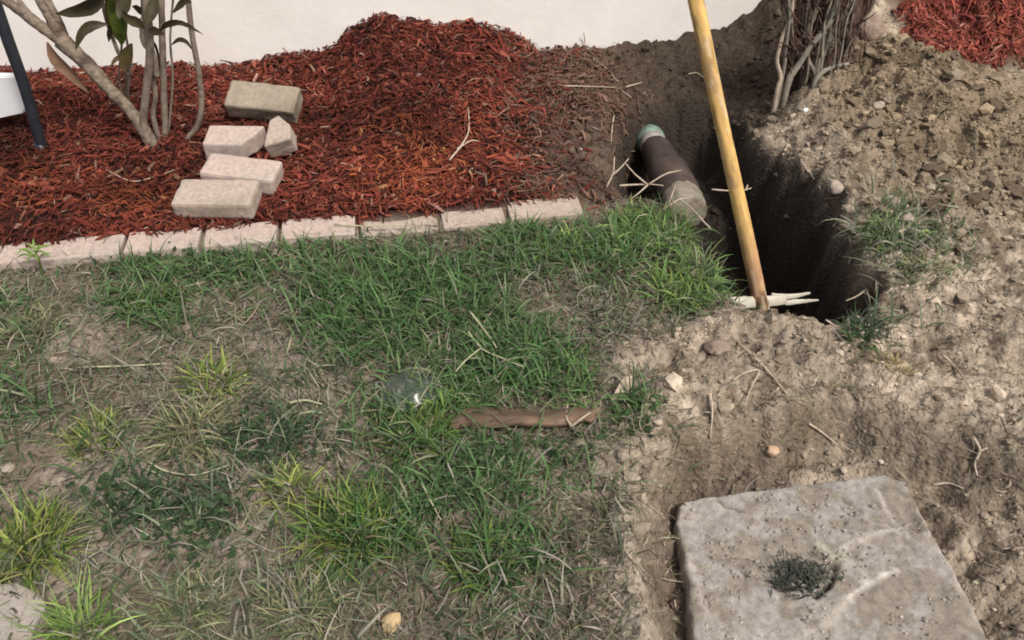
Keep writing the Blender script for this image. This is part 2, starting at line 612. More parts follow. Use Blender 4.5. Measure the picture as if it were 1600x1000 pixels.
def prism_bm(poly, h, bev=.005, amp=.0018, seed=0):
    bm = bmesh.new()
    lo = [bm.verts.new((x, y, -h / 2)) for x, y in poly]
    f = bm.faces.new(lo)
    r = bmesh.ops.extrude_face_region(bm, geom=[f])
    for v in [g for g in r['geom'] if isinstance(g, bmesh.types.BMVert)]:
        v.co.z += h
    bmesh.ops.recalc_face_normals(bm, faces=bm.faces)
    bmesh.ops.bevel(bm, geom=list(bm.edges), offset=bev, segments=2, affect='EDGES', profile=.6)
    bmesh.ops.triangulate(bm, faces=[f for f in bm.faces if len(f.verts) > 4])
    bmesh.ops.subdivide_edges(bm, edges=[e for e in bm.edges if e.calc_length() > .02], cuts=3, use_grid_fill=True)
    wear(bm, amp, seed, 9, 9, 9)
    return bm


# ------------------------------------------------------------------ ground: one sheet, fine where the camera stands, coarse to the horizon
def axis(lo, hi, step, reach, g=1.22):
    a = list(np.arange(lo, hi + 1e-6, step))
    s = step
    x = lo
    pre = []
    while x > lo - reach:
        s *= g
        x -= s
        pre.append(x)
    s = step
    x = hi
    post = []
    while x < hi + reach:
        s *= g
        x += s
        post.append(x)
    return np.array(pre[::-1] + a + post)


gx = axis(-2.1, 2.1, .0065, 60)
gy = axis(.55, 3.2, .0065, 60)
X, Y = np.meshgrid(gx, gy)
m = masks(X, Y)
Z = H(X, Y, m)
nx, ny = len(gx), len(gy)


def mixc(c, mask, new):
    return c + mask[..., None] * (np.asarray(new) - c)


def ground_colour(X, Y, m):
    n1 = fbm(X, Y, 6, 4, 70)
    n2 = fbm(X, Y, 22, 3, 75)
    c = np.zeros(X.shape + (3,)) + np.array((.295, .245, .19))
    c = mixc(c, sstep(-.1, .35, n1 + .5 * n2), (.40, .335, .265))
    c = mixc(c, sstep(.05, .4, n2), (.17, .135, .10))
    n4 = fbm(X, Y, 48, 3, 77)
    c = c * (1 + .55 * n4)[..., None]
    c = mixc(c, m['lawn'] * .92, np.array((.150, .122, .094)))
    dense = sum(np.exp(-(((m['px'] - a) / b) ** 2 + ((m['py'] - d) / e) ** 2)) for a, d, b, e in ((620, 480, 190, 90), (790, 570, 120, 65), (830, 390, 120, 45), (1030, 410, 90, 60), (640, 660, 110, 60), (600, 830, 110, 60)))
    c = mixc(c, m['lawn'] * np.clip(dense, 0, 1) * .75, (.070, .056, .042))  # soil darkened to paint in the shade between dense blades
    c = mixc(c, (1 - np.clip(dense, 0, 1)) * m['lawn'] * sstep(-.05, .2, n1 + .3 * n2) * .85, (.26, .22, .18))
    c = mixc(c, np.clip(m['heap'] * 1.5 - .1, 0, 1) * .85 * sstep(.84, 1.05, X + .12 * n1), (.225, .175, .118))
    c = mixc(c, np.clip(m['heap'] * 1.5 - .1, 0, 1) * sstep(.1, .3, n1 + .6 * n2) * sstep(1.0, 1.2, X), (.135, .102, .068))
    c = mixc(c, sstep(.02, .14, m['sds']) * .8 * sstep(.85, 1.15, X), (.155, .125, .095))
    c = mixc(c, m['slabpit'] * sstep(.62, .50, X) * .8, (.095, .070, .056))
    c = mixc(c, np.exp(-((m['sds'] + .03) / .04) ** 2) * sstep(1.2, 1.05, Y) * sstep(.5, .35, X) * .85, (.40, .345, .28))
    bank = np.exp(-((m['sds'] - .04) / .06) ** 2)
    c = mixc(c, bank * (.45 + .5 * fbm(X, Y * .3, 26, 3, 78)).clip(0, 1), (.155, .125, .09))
    c = mixc(c, np.exp(-((m['sds'] - .03) / .03) ** 2) * sstep(.75, .95, X) * .7, (.085, .066, .05))  # dark band painted in for the shade of the undercut ledge
    bedright = m['bed'] * (1 - sstep(.4, .1, X)) * sstep(1.30, .95, X + .2 * n1 + .5 * sstep(2.75, 2.45, Y)) * sstep(2.2, 2.4, Y)
    c = mixc(c, bedright * .95, (.046, .034, .026))
    c = mixc(c, m['mulch'], (.036, .015, .012))
    c = mixc(c, m['mulch2'], (.10, .032, .02))
    soilbed = m['bed'] * sstep(.0, .25, X) * sstep(.6, .3, X)
    c = mixc(c, soilbed * .75, (.10, .07, .052))
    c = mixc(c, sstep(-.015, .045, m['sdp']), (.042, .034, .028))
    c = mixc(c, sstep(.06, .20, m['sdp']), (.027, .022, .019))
    return np.clip(c, .01, .8)


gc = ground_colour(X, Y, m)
V = np.stack([X, Y, Z], -1).reshape(-1, 3)
I = np.arange(nx * ny).reshape(ny, nx)
F = np.stack([I[:-1, :-1], I[:-1, 1:], I[1:, 1:], I[1:, :-1]], -1).reshape(-1, 4)
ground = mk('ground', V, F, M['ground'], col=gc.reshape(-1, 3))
ground['kind'] = 'structure'


def grad(x, y, e=.012):
    return (H(x + e, y) - H(x - e, y)) / (2 * e), (H(x, y + e) - H(x, y - e)) / (2 * e)


# ------------------------------------------------------------------ house wall
def wallpt(s, d, z):
    p = W0 + WU * s + WN * d
    return (p[0], p[1], z)


def wall_mesh(s0, s1, z0, z1, d0, d1, name, material, parent, wavy=0.0):
    ns, nz = int((s1 - s0) / .04), max(2, int((z1 - z0) / .04))
    S, ZZ = np.meshgrid(np.linspace(s0, s1, ns), np.linspace(z0, z1, nz))
    D = d0 + wavy * fbm(S, ZZ, 3, 3, 90)
    Vf = np.stack([W0[0] + WU[0] * S + WN[0] * D, W0[1] + WU[1] * S + WN[1] * D, ZZ + 0 * S], -1).reshape(-1, 3)
    I = np.arange(ns * nz).reshape(nz, ns)
    F = [tuple(f) for f in np.stack([I[:-1, :-1], I[:-1, 1:], I[1:, 1:], I[1:, :-1]], -1).reshape(-1, 4)]
    # closed back and rims
    b = len(Vf)
    Vb = [wallpt(s0, d1, z0), wallpt(s1, d1, z0), wallpt(s1, d1, z1), wallpt(s0, d1, z1)]
    F += [(b, b + 3, b + 2, b + 1)]
    F += [tuple(I[0, ::-1]) + (b, b + 1), tuple(I[-1, :]) + (b + 2, b + 3), tuple(I[:, 0]) + (b + 3, b), tuple(I[::-1, -1]) + (b + 1, b + 2)]
    return mk(name, np.vstack([Vf, Vb]), F, material, parent)


hw = empty('house_wall', wallpt(1.8, 0, 0))
tag(hw, 'cream stucco house wall behind the red mulch bed', 'wall')
wall_mesh(-6, 9, -.012, 2.7, 0.0, -.2, 'stucco_panel', M['stucco'], hw, .006)
wall_mesh(-6, 9, -.6, -.014, -.035, -.2, 'foundation', M['foundation'], hw, .01)

# ------------------------------------------------------------------ edging bricks
edge_px = [(-120, 0), (0, 193), (197, 314), (319, 435), (439, 556), (560, 684), (689, 788), (793, 908)]
edge_lab = ['pale edging brick left of the weed tuft, running out of frame at left',
            'long pale edging brick crossed by the bright green weed tuft',
            'pinkish edging brick next right of the brick behind the weed tuft',
            'pinkish edging brick directly in front of the lowest loose brick',
            'edging brick with a small dark scuff mark on its top',
            'edging brick half covered by spilled orange mulch at its back',
            'clean tan edging brick second from the right end of the row',
            'tan edging brick at the right end of the row nearest the pit']
edge_mat = ['brick_pink', 'brick_pink', 'brick_pink', 'brick_pink', 'brick_pink', 'brick_tan', 'brick_tan', 'brick_tan']
for k, (a, b) in enumerate(edge_px):
    ya, yb = 402 - 76 * a / 910, 402 - 76 * b / 910
    pa, pb = at(a, ya - 3, .02), at(b, yb - 3, .02)
    d = pb - pa
    L = np.linalg.norm(d[:2])
    c = (pa + pb) / 2
    sink = [0, 0, .001, .0, .002, -.012, -.004, .002][k]
    o = from_bm('edging_brick', brick_bm(L - .004, .095, .065, .004, .0005, k + 1), M[edge_mat[k]],
                loc=(c[0], c[1], .026 + sink - .0325), rot=(random.uniform(-.03, .03), random.uniform(-.015, .015), math.atan2(d[1], d[0]) + random.uniform(-.012, .012)))
    tag(o, edge_lab[k], 'brick', 'edging bricks along the lawn')
    if k == 4:
        sc_v = []
        mm = at(487, 352, .03)
        for t in np.linspace(0, 2 * np.pi, 10, endpoint=False):
            sc_v.append((mm[0] + .022 * math.cos(t) * (1 + .3 * math.sin(3 * t)), mm[1] + .008 * math.sin(t)))

# ------------------------------------------------------------------ loose bricks
def loose(name, bm, mt, px, py, z, rot, label):
    p = at(px, py, z - .006)
    o = from_bm(name, bm, M[mt], loc=p, rot=rot)
    return tag(o, label, 'brick', 'loose bricks lying on the mulch')


R = math.radians
loose('loose_brick', brick_bm(.215, .105, .054, .010, .0011, 21), 'brick_tan', 340, 311, .070, (R(9), R(-1), R(-3)),
      'front loose brick lying flat on the mulch close to the edging row')
loose('loose_brick', brick_bm(.205, .10, .053, .010, .0011, 22), 'brick_pink', 379, 272, .078, (R(4), R(5), R(-5)),
      'loose brick in the middle of the pile, between the front brick and the broken one')
loose('broken_brick', prism_bm([(-.080, -.05), (.030, -.05), (.044, -.018), (.060, .0), (.082, .05), (-.080, .05)], .06, .006, .002, 23), 'brick_pink', 368, 224, .075,
      (R(5), R(2), R(2)), 'longer half of the broken brick with a slanted right end')
loose('broken_brick', prism_bm([(-.040, -.045), (.042, -.035), (.040, .02), (.006, .062), (-.022, .05)], .06, .006, .002, 24), 'brick_tan', 438, 216, .088,
      (R(22), R(-10), R(4)), 'small pointed fragment of broken brick standing tilted right of the longer half')
loose('loose_brick', brick_bm(.220, .10, .062, .008, .0025, 25), 'brick_grey', 413, 159, .095, (R(26), R(4), R(-6)),
      'dirty greyish loose brick tilted on its own, farthest back near the wall')

# ------------------------------------------------------------------ concrete slab in its hollow
def slab():
    n = 150
    base = np.array((*np.mean(SLABQ, axis=0), SLAB_Z - .07))
    U, Vv = np.meshgrid(np.linspace(0, 1, n), np.linspace(0, 1, n))
    q = [np.asarray(p) for p in SLABQ]
    # edge wobble and chipped left edge, cut back-right corner
    def lerp(a, b, t): return a + (b - a) * t
    x = lerp(lerp(q[0][0], q[1][0], U), lerp(q[3][0], q[2][0], U), Vv)
    y = lerp(lerp(q[0][1], q[1][1], U), lerp(q[3][1], q[2][1], U), Vv)
    eL, eR = np.exp(-U / .05), np.exp(-(1 - U) / .05)
    eB = np.exp(-Vv / .05)
    chip = np.maximum(0, fbm(x, y, 18, 3, 120) + .05)
    x = x + eL * (.010 * fbm(x * 0, y, 14, 3, 122) + .02 * chip) - eR * .008 * np.maximum(0, fbm(x * 0, y, 11, 3, 123))
    y = y - eB * (.008 * np.maximum(0, fbm(x, y * 0, 15, 3, 124)) + .004)
    # rounded corners
    for (cu, r_) in ((0., .035), (1., .075)):
        du = np.abs(U - cu)
        k = np.clip(r_ - (du + Vv * 1.6), 0, None)
        y = y - k * .30
        x = x + (k * .22 if cu == 0 else -k * .22)
    z = SLAB_Z + .006 * fbm(x, y, 5, 3, 130) + .006 * fbm(x, y, 28, 4, 133, .6)
    px, py = topix(x, y, SLAB_Z)
    col = np.zeros(x.shape + (3,)) + np.array((.305, .288, .268))
    n1, n2 = fbm(x, y, 9, 4, 140), fbm(x, y, 45, 3, 144)
    col = mixc(col, sstep(.02, .16, n1 + .35 * n2), (.245, .218, .182))
    col = mixc(col, sstep(.1, .4, -n1), (.355, .33, .305))
    n3 = fbm(x, y, 110, 3, 147)
    col = mixc(col, sstep(.15, .35, n3) * .35, (.24, .21, .18))
    col = mixc(col, sstep(.05, .4, n2) * .35, (.24, .205, .17))

    def line(pts, w, h, tint, k=1.0, crisp=False):
        nonlocal z, col
        P_ = [at(a, b, SLAB_Z)[:2] for a, b in pts]
        d = np.full(x.shape, 9.)
        for (ax, ay), (bx, by) in zip(P_[:-1], P_[1:]):
            ex, ey = bx - ax, by - ay
            t = np.clip(((x - ax) * ex + (y - ay) * ey) / (ex * ex + ey * ey), 0, 1)
            d = np.minimum(d, np.hypot(x - ax - ex * t, y - ay - ey * t))
        g = np.exp(-(d / (w * (1 + .9 * fbm(x, y, 40, 2, 160)))) ** 2) * (.75 + fbm(x, y, 55, 2, 162)).clip(.1, 1)
        if crisp: g = np.exp(-(d / w) ** 2)
        z = z + h * g
        col = mixc(col, np.clip(g * k, 0, 1), tint)

    line([(1370, 765), (1382, 790), (1395, 808), (1404, 822)], .0045, .0028, (.52, .49, .45))
    line([(1404, 824), (1370, 832), (1335, 845), (1312, 860)], .008, .0028, (.48, .45, .41))
    line([(1400, 890), (1375, 900), (1345, 918), (1325, 935)], .006, .0028, (.52, .49, .44))
    line([(1280, 850), (1300, 868), (1330, 880), (1350, 900)], .009, .0018, (.44, .42, .36), .7)
    line([(1110, 865), (1180, 868), (1260, 862)], .008, -.004, (.27, .245, .21), .7)
    line([(1240, 1000), (1290, 975), (1320, 940)], .012, .004, (.45, .41, .35), .7)
    line([(1414, 790), (1434, 820)], .010, -.009, (.22, .19, .16), .9, True)                     # finger slot
    line([(1122, 782), (1132, 792), (1148, 795), (1156, 800)], .006, -.004, (.15, .125, .10), .8)
    line([(1320, 780), (1336, 788), (1344, 800)], .007, -.005, (.14, .115, .09), .8)
    line([(1304, 896), (1296, 912), (1274, 932)], .0045, -.014, (.04, .036, .032), 1.3, True)         # dark lifting slit
    line([(1303, 884), (1303, 886)], .008, -.014, (.05, .045, .04), 1, True)
    line([(1270, 862), (1280, 866)], .012, -.006, (.18, .155, .12))
    line([(1476, 925), (1482, 930)], .010, -.002, (.13, .13, .09), .8)
    line([(1455, 905), (1468, 912)], .014, -.002, (.24, .215, .185), .8)
    line([(1440, 790), (1480, 860), (1545, 985)], .016, .003, (.47, .42, .36), 1.0)         # worn right rim, its lit edge painted paler
    line([(1075, 870), (1085, 905), (1105, 965)], .006, .002, (.50, .455, .43), .7)
    top = np.stack([x, y, z], -1)
    # sides: three rings down
    I = np.arange(n * n).reshape(n, n)
    F = [tuple(f) for f in np.stack([I[:-1, :-1], I[1:, :-1], I[1:, 1:], I[:-1, 1:]], -1).reshape(-1, 4)]
    loop = list(I[0, :]) + list(I[1:, -1]) + list(I[-1, -2::-1]) + list(I[-2:0:-1, 0])
    Vt = top.reshape(-1, 3)
    C = col.reshape(-1, 3)
    cen = Vt.mean(0)
    rings, cols = [Vt], [C]
    prev = loop
    cnt = n * n
    for dz, ex, cc in ((.006, .004, (.40, .36, .33)), (.03, .007, (.33, .29, .26)), (.075, .008, (.18, .145, .12))):
        P_ = Vt[loop].copy()
        out = P_[:, :2] - cen[:2]
        out /= np.linalg.norm(out, axis=1)[:, None]
        P_[:, :2] += out * (ex + .004 * fbm(P_[:, 0], P_[:, 1], 60, 2, 150)[:, None])
        P_[:, 2] -= dz
        cur = list(range(cnt, cnt + len(loop)))
        cnt += len(loop)
        for k in range(len(loop)):
            k2 = (k + 1) % len(loop)
            F.append((prev[k], prev[k2], cur[k2], cur[k]))
        rings.append(P_)
        cols.append(np.tile(cc, (len(loop), 1)))
        prev = cur
    F.append(tuple(prev[::-1]))
    o = mk('concrete_slab', np.vstack(rings), F, M['concrete'], col=np.vstack(cols), loc=base)
    return tag(o, 'weathered square concrete lid sunk in a hollow of bare soil', 'slab')


slab()

# ------------------------------------------------------------------ stones and small flat things
def pebble_vf(c, r, squash=.7, seed=0, sub=2):
    bm = bmesh.new()
    bmesh.ops.create_icosphere(bm, subdivisions=sub, radius=1)
    o = Vector((seed * 2.3, seed * 5.1, seed))
    V = []
    sx, sy = random.uniform(.8, 1.25), random.uniform(.8, 1.2)
    for v in bm.verts:
        k = 1 + .35 * mnoise.noise(v.co * 1.3 + o) + .18 * mnoise.noise(v.co * 3.1 + o)
        V.append((c[0] + v.co.x * r * k * sx, c[1] + v.co.y * r * k * sy, c[2] + v.co.z * r * k * squash))
    F = [tuple(v.index for v in f.verts) for f in bm.faces]
    bm.free()
    return np.array(V), F


def stone(name, px, py, rpx, mt, label, cat='stone', group=None, squash=.7, sub=3, flatshade=False):
    p = G(px, py)
    depth = p[1] * CP - (p[2] - CAM_H) * SP
    r = rpx * depth / FPX
    V, F = pebble_vf(p + np.array((0, 0, r * squash * .35)), r, squash, px * .1 + py, sub)
    o = mk(name, V, F, M[mt], loc=p, smooth=not flatshade)
    return tag(o, label, cat, group)


stone('stone', 1207, 706, 12, 'peach', 'smooth peach coloured stone in the bank behind the concrete lid')
stone('stone', 1393, 320, 15, 'stone', 'pale angular stone at the top edge of the grass patch right of the pit', flatshade=True, sub=2)
stone('stone', 1305, 296, 14, 'stone', 'pale rounded stone on the right rim of the pit')
stone('stone', 1454, 294, 8, 'stone', 'small whitish stone on the spoil heap above the grass patch')
stone('stone', 1372, 168, 10, 'stone', 'pale stone low on the heap behind the pit, right of the bare shrub')
stone('stone', 1258, 174, 6, 'panel', 'tiny white pebble on the dark soil below the bare shrub')
stone('stone', 1120, 545, 18, 'lump', 'dusty greenish stone half sunk in dry soil in front of the pit', squash=.6)
stone('stone', 1418, 345, 12, 'stone', 'tan stone beside the pale angular stone at the grass patch')
stone('stone', 96, 752, 7, 'stone', 'small pale pebble on the bare patch at the left')
stone('stone', 14, 733, 9, 'stone', 'pale pebble on bare soil at the left edge')
stone('wood_chip', 612, 976, 17, 'chip', 'tan wood chunk in the grass at the bottom edge', 'wood chip', squash=.9, sub=2, flatshade=True)
stone('soil_lump', 1360, 52, 20, 'lump', 'large pale lump of soil on top of the heap beside the bare shrub', 'soil lump', squash=.9)

# flat paving stone at bottom left
pv = [at(a, b, .012)[:2] for a, b in [(-60, 925), (25, 915), (62, 928), (76, 950), (60, 972), (48, 1010), (40, 1060), (-60, 1080)]]
pvc = np.mean(pv, axis=0)
bm = prism_bm([tuple(p - pvc) for p in pv], .04, .006, .003, 77)
tag(from_bm('paving_stone', bm, M['paver'], loc=(pvc[0], pvc[1], .001)), 'pale flat broken paving stone at the bottom left corner beside a burrow', 'paving stone')

# smoky plastic lid
lp = G(636, 612) + np.array((0, 0, .012))
Vd, Fd = [], []
na, nr = 28, 8
for i in range(nr):
    r = i / (nr - 1)
    for k in range(na):
        a = 2 * math.pi * k / na
        rr = r * .066 * (1 + .06 * math.sin(3 * a + 1))
        Vd.append(lp + np.array((rr * math.cos(a) * 1.05, rr * math.sin(a) * .85, -.005 + .030 * math.cos(r * 1.3) - .008 * r + .004 * math.sin(5 * a) * r + .005 * random.uniform(-1, 1) * (0 < r))))
for i in range(nr - 1):
    for k in range(na):
        k2 = (k + 1) % na
        Fd.append((i * na + k, i * na + k2, (i + 1) * na + k2, (i + 1) * na + k))
lid = empty('plastic_dome', lp)
tag(lid, 'murky see-through plastic dome lying in the lawn grass', 'plastic dome')
mk('shell', np.array(Vd), Fd, M['plastic'], lid)
P_ = [Vd[(nr - 1) * na + k] for k in range(na)] + [Vd[(nr - 1) * na]]
mk('rim', *tube(P_, .0022, 6), mat('plastic_rim', (.27, .30, .25), rough=.35, bump=0), lid)

# bark strip
def bark():
    pts = [(706, 676), (735, 663), (790, 662), (850, 664), (905, 660), (935, 655)]
    P_ = np.array([G(a, b) + np.array((0, 0, .022)) for a, b in pts])
    P_ = resample(P_, 40)
    P_[:, 1] += .010 * np.array([float(vnoise(np.array(i * .16), np.array(1.7), 12)) for i in range(40)])
    w = np.interp(np.linspace(0, 1, 40), [0, .1, .3, .7, .9, 1], [.006, .018, .022, .020, .016, .005]) * (1 + .35 * np.array([float(vnoise(np.array(i * .4), np.array(3.3), 8)) for i in range(40)]))
    V, nn = [], 11
    for i in range(40):
        for j in range(nn):
            t = j / (nn - 1) * 2 - 1
            ridge = .016 * vnoise(np.array(t * 4.3 + 10), np.array(i * .13), 3) + .010 * vnoise(np.array(t * 9.3), np.array(i * .22), 6)
            V.append(P_[i] + np.array((0, t * w[i] * 1.15, .009 * (1 - t * t) + float(ridge))))
        for j in range(nn):
            t = 1 - j / (nn - 1) * 2
            V.append(P_[i] + np.array((0, t * w[i] * 1.1, -.010)))
    s = 2 * nn
    F = []
    for i in range(39):
        for k in range(s):
            F.append((i * s + k, i * s + (k + 1) % s, (i + 1) * s + (k + 1) % s, (i + 1) * s + k))
    F += [tuple(range(s))[::-1], tuple(39 * s + k for k in range(s))]
    o = mk('bark_strip', np.array(V), F, M['barkstrip'], loc=P_[20])
    tag(o, 'reddish brown strip of bark lying on the lawn edge', 'bark strip')


bark()
# dry leaf
lp2 = [G(955, 632) + np.array((0, 0, .012)), G(975, 614) + np.array((0, 0, .02)), G(990, 598) + np.array((0, 0, .022))]
V, F = leaf_vf(lp2, .026, (0, -.5, 1), .4, 10, peak=.7)
tag(mk('dry_leaf', V, F, M['leaf_dry'], loc=lp2[1]), 'pale dry curled leaf on the bare soil above the green tuft', 'leaf')

# ------------------------------------------------------------------ twigs, roots and straw blades
def twig(name, branches, mt, label, cat='twig', lift=.006, z=None, r=.0028, group=None):
    parts, base = [], None
    for pts in branches:
        P_ = []
        for q in pts:
            a, b = q[:2]
            p = at(a, b, z if len(q) < 3 else q[2]) if (z is not None or len(q) == 3) else G(a, b) + np.array((0, 0, lift))
            P_.append(p)
        if base is None: base = P_[0]
        n = max(4, 3 * len(P_))
        parts.append(tube(P_, np.linspace(r, r * .55, len(P_)), 6, n, .25))
    V, F = join(parts)
    return tag(mk(name, V, F, M[mt], loc=base), label, cat, group)


twig('twig', [[(1012, 289, -.02), (992, 272, .02), (978, 256, .05)], [(1012, 289, -.02), (1040, 272, .01), (1065, 266, 0)], [(1012, 289, -.02), (1000, 300, -.02), (985, 312, .01)],
              [(968, 290, 0), (1012, 288, -.02), (1036, 290, -.01)]], 'twig', 'forked pale twig bridging the trench in front of the pipe', r=.0032)
twig('twig', [[(948, 292, .03), (958, 270, .05), (960, 245, .08)], [(955, 275, .045), (970, 262, .05), (982, 248, .06)]], 'twig', 'short forked twig standing at the left rim of the trench', r=.003)
twig('twig', [[(1110, 357), (1098, 345), (1080, 325), (1062, 312)]], 'twig', 'pale twig lying over the muddy bell end of the pipe', z=-.0, r=.003)
twig('twig', [[(1036, 330, .02), (1045, 318, .03), (1056, 288, .05)], [(1036, 328, .02), (1060, 312, .0), (1075, 310, -.01)]], 'twig', 'bent twig rising from the grass left of the bell end', r=.003)
twig('twig', [[(1112, 296), (1138, 298), (1165, 297), (1190, 285), (1208, 274)], [(1165, 297), (1172, 280), (1178, 262)]], 'twig', 'forked root crossing the pit behind the yellow handle', z=-.12, r=.003)
twig('twig', [[(1232, 500), (1208, 490)], [(1200, 492), (1202, 470)]], 'twig', 'tiny twig at the foot of the yellow handle', z=-.02, r=.0025)
twig('root', [[(1350, 440), (1356, 458), (1360, 480), (1352, 500)], [(1354, 452), (1340, 462), (1322, 470)]], 'twig', 'hanging brown root at the right end of the pit', 'root', z=-.03, r=.0025)
twig('twig', [[(1290, 500), (1310, 510), (1340, 505), (1362, 492)]], 'twig', 'twig lying along the front right rim of the pit', z=.015)
twig('twig', [[(916, 78, .02), (925, 90, .02), (945, 105, .02), (965, 127, .0)], [(916, 80, .02), (905, 95, .02), (897, 103, .02)], [(916, 80, .02), (914, 65, .05), (912, 50, .09)]], 'twig',
     'thin forked twig standing against the wall right of the mulch mound', r=.0028)
twig('twig', [[(880, 143), (930, 144), (962, 145)], [(970, 150), (985, 160)], [(975, 145), (1002, 137)]], 'twig', 'broken twig on brown soil below the wall', lift=.02, r=.0025)
twig('twig', [[(1075, 120), (1088, 118), (1100, 126)]], 'twig', 'short curved twig beside the yellow handle near the wall', lift=.01, r=.0025)
twig('twig', [[(703, 262), (722, 238), (733, 215), (732, 180)], [(715, 245), (735, 232), (748, 232)]], 'twig', 'long curved straw coloured twig lying on the orange mulch', lift=.025, r=.003)
twig('twig', [[(160, 268), (205, 290), (240, 285), (288, 268)]], 'twig', 'thin twig on the mulch left of the loose bricks', lift=.016, r=.0017)
twig('straw_blade', [[(735, 505), (752, 527), (770, 552), (776, 562)]], 'straw', 'straight pale straw blade lying across the middle of the lawn', 'straw', lift=.035, r=.0028)
twig('straw_blade', [[(728, 530), (752, 562), (785, 578), (818, 592)], [(752, 562), (730, 580), (712, 600)]], 'straw', 'forked pale straw stalk below the straight straw blade', 'straw', lift=.035, r=.0022)
twig('twig', [[(892, 682), (884, 668), (886, 648)], [(892, 682), (910, 668), (930, 655)]], 'twig', 'small forked white twig on the right end of the bark strip', lift=.03, r=.003)
twig('twig', [[(1150, 540), (1172, 560), (1195, 582), (1228, 622)]], 'twig', 'long thin root running down the bank in front of the pit', lift=.012, r=.0028)
twig('twig', [[(1108, 620), (1112, 650), (1108, 690)]], 'twig', 'upright pale root exposed on the left of the bank', lift=.012, r=.003)
twig('twig', [[(1145, 600), (1160, 590), (1185, 585), (1172, 612), (1163, 640)]], 'twig', 'hooked root exposed in the middle of the bank', lift=.012, r=.0025)
twig('twig', [[(1262, 668), (1280, 680), (1308, 702)]], 'twig', 'slanting pale root low on the bank behind the slab', lift=.012, r=.0028)
twig('twig', [[(1518, 690), (1528, 710), (1520, 730), (1524, 750)], [(1526, 712), (1540, 706)]], 'twig', 'forked white root on dark soil right of the slab', lift=.012, r=.003)
twig('twig', [[(1455, 762), (1480, 760), (1502, 768)]], 'twig', 'dark short twig right of the back corner of the slab', lift=.01, r=.0025)
twig('twig', [[(1560, 862), (1610, 860)]], 'twig', 'pale straight twig at the right edge beside the slab', lift=.01, r=.002)
twig('twig', [[(1470, 560), (1495, 585), (1512, 610)]], 'twig', 'thin curved root on dry soil at the right', lift=.012, r=.0025)
twig('twig', [[(1222, 248), (1230, 230)]], 'twig', 'short stick on the rim behind the pit, higher up', lift=.012, r=.003)
twig('twig', [[(1262, 275), (1250, 255)]], 'twig', 'short stick slanting on the right rim above the pit', lift=.012, r=.003)
twig('straw_blade', [[(235, 730), (265, 745), (310, 750), (360, 735)]], 'straw', 'curved dry straw stalk on the left part of the lawn', 'straw', lift=.016, r=.0022)
twig('straw_blade', [[(125, 580), (200, 578), (262, 574)]], 'straw', 'long flat dry straw on the bare patch at the left', 'straw', lift=.012, r=.0025)
twig('straw_blade', [[(525, 365), (580, 368), (640, 366)]], 'straw', 'thin pale straw lying just in front of the edging bricks', 'straw', lift=.03, r=.0022)
twig('straw_blade', [[(660, 770), (675, 800), (690, 828)]], 'straw', 'short pale straw standing right of the big dark tuft', 'straw', lift=.03, r=.002)
twig('straw_blade', [[(455, 640), (480, 636), (505, 642)]], 'straw', 'yellowish flat straw beside the plastic dome', 'straw', lift=.02, r=.0028)

for k, (a, b, a2, b2, lab) in enumerate([(1262, 262, 1268, 305, 'fine root hanging down the back of the pit near its top'), (1300, 318, 1296, 362, 'fine root hanging from the right rim of the pit by the pale rounded stone'),
                                       (1328, 372, 1318, 420, 'fine root hanging below the bright green tuft right of the pit'), (1372, 440, 1352, 470, 'short root at the far right corner of the pit'),
                                       (960, 180, 952, 230, 'thin root on the left wall of the trench beside the green pipe end')]):
    p0, p1 = G(a, b), G(a2, b2)
    mid = (p0 + p1) / 2 + np.array((random.uniform(-.02, .02), -.015, .02))
    q = p1 + np.array((random.uniform(-.03, .03), -.02, .03))
    V, F = tube([p0 + np.array((0, .01, .0)), mid, q], [.0026, .002, .001], 6, 10, .3)
    tag(mk('root', V, F, M['twig'], loc=p0), lab, 'root')

# ------------------------------------------------------------------ pipe in the trench
pa, pb = at(1069, 320, -.115), at(1003, 192, -.145)
ax = (pb - pa)
AL = np.linalg.norm(ax)
pipe = empty('sewer_pipe', pa)
tag(pipe, 'dark drain pipe with green end lying in the trench', 'pipe')


def seg(name, t0, t1, prof, mt, rough=.02, shift=0):
    P_ = np.array([pa + ax * (t0 + (t1 - t0) * u) for u, _ in prof])
    V, F = tube(P_, [r for _, r in prof], 28, None, rough)
    return mk(name, V, F, M[mt], pipe)


seg('bell_end', -.09, .09, [(0, .052), (.08, .060), (.5, .062), (.9, .060), (1, .050)], 'pipe_bell', .10)
seg('pipe_body', .085, .66, [(0, .056), (.03, .066), (.45, .065), (.50, .059), (.95, .051), (1, .046)], 'pipe_dark', .03)
seg('white_band', .63, .74, [(0, .040), (.1, .046), (.9, .046), (1, .040)], 'pipe_band', .02)
seg('green_fitting', .735, 1.0, [(0, .041), (.08, .049), (.20, .049), (.28, .043), (.85, .043), (1, .036)], 'pipe_green', .02)

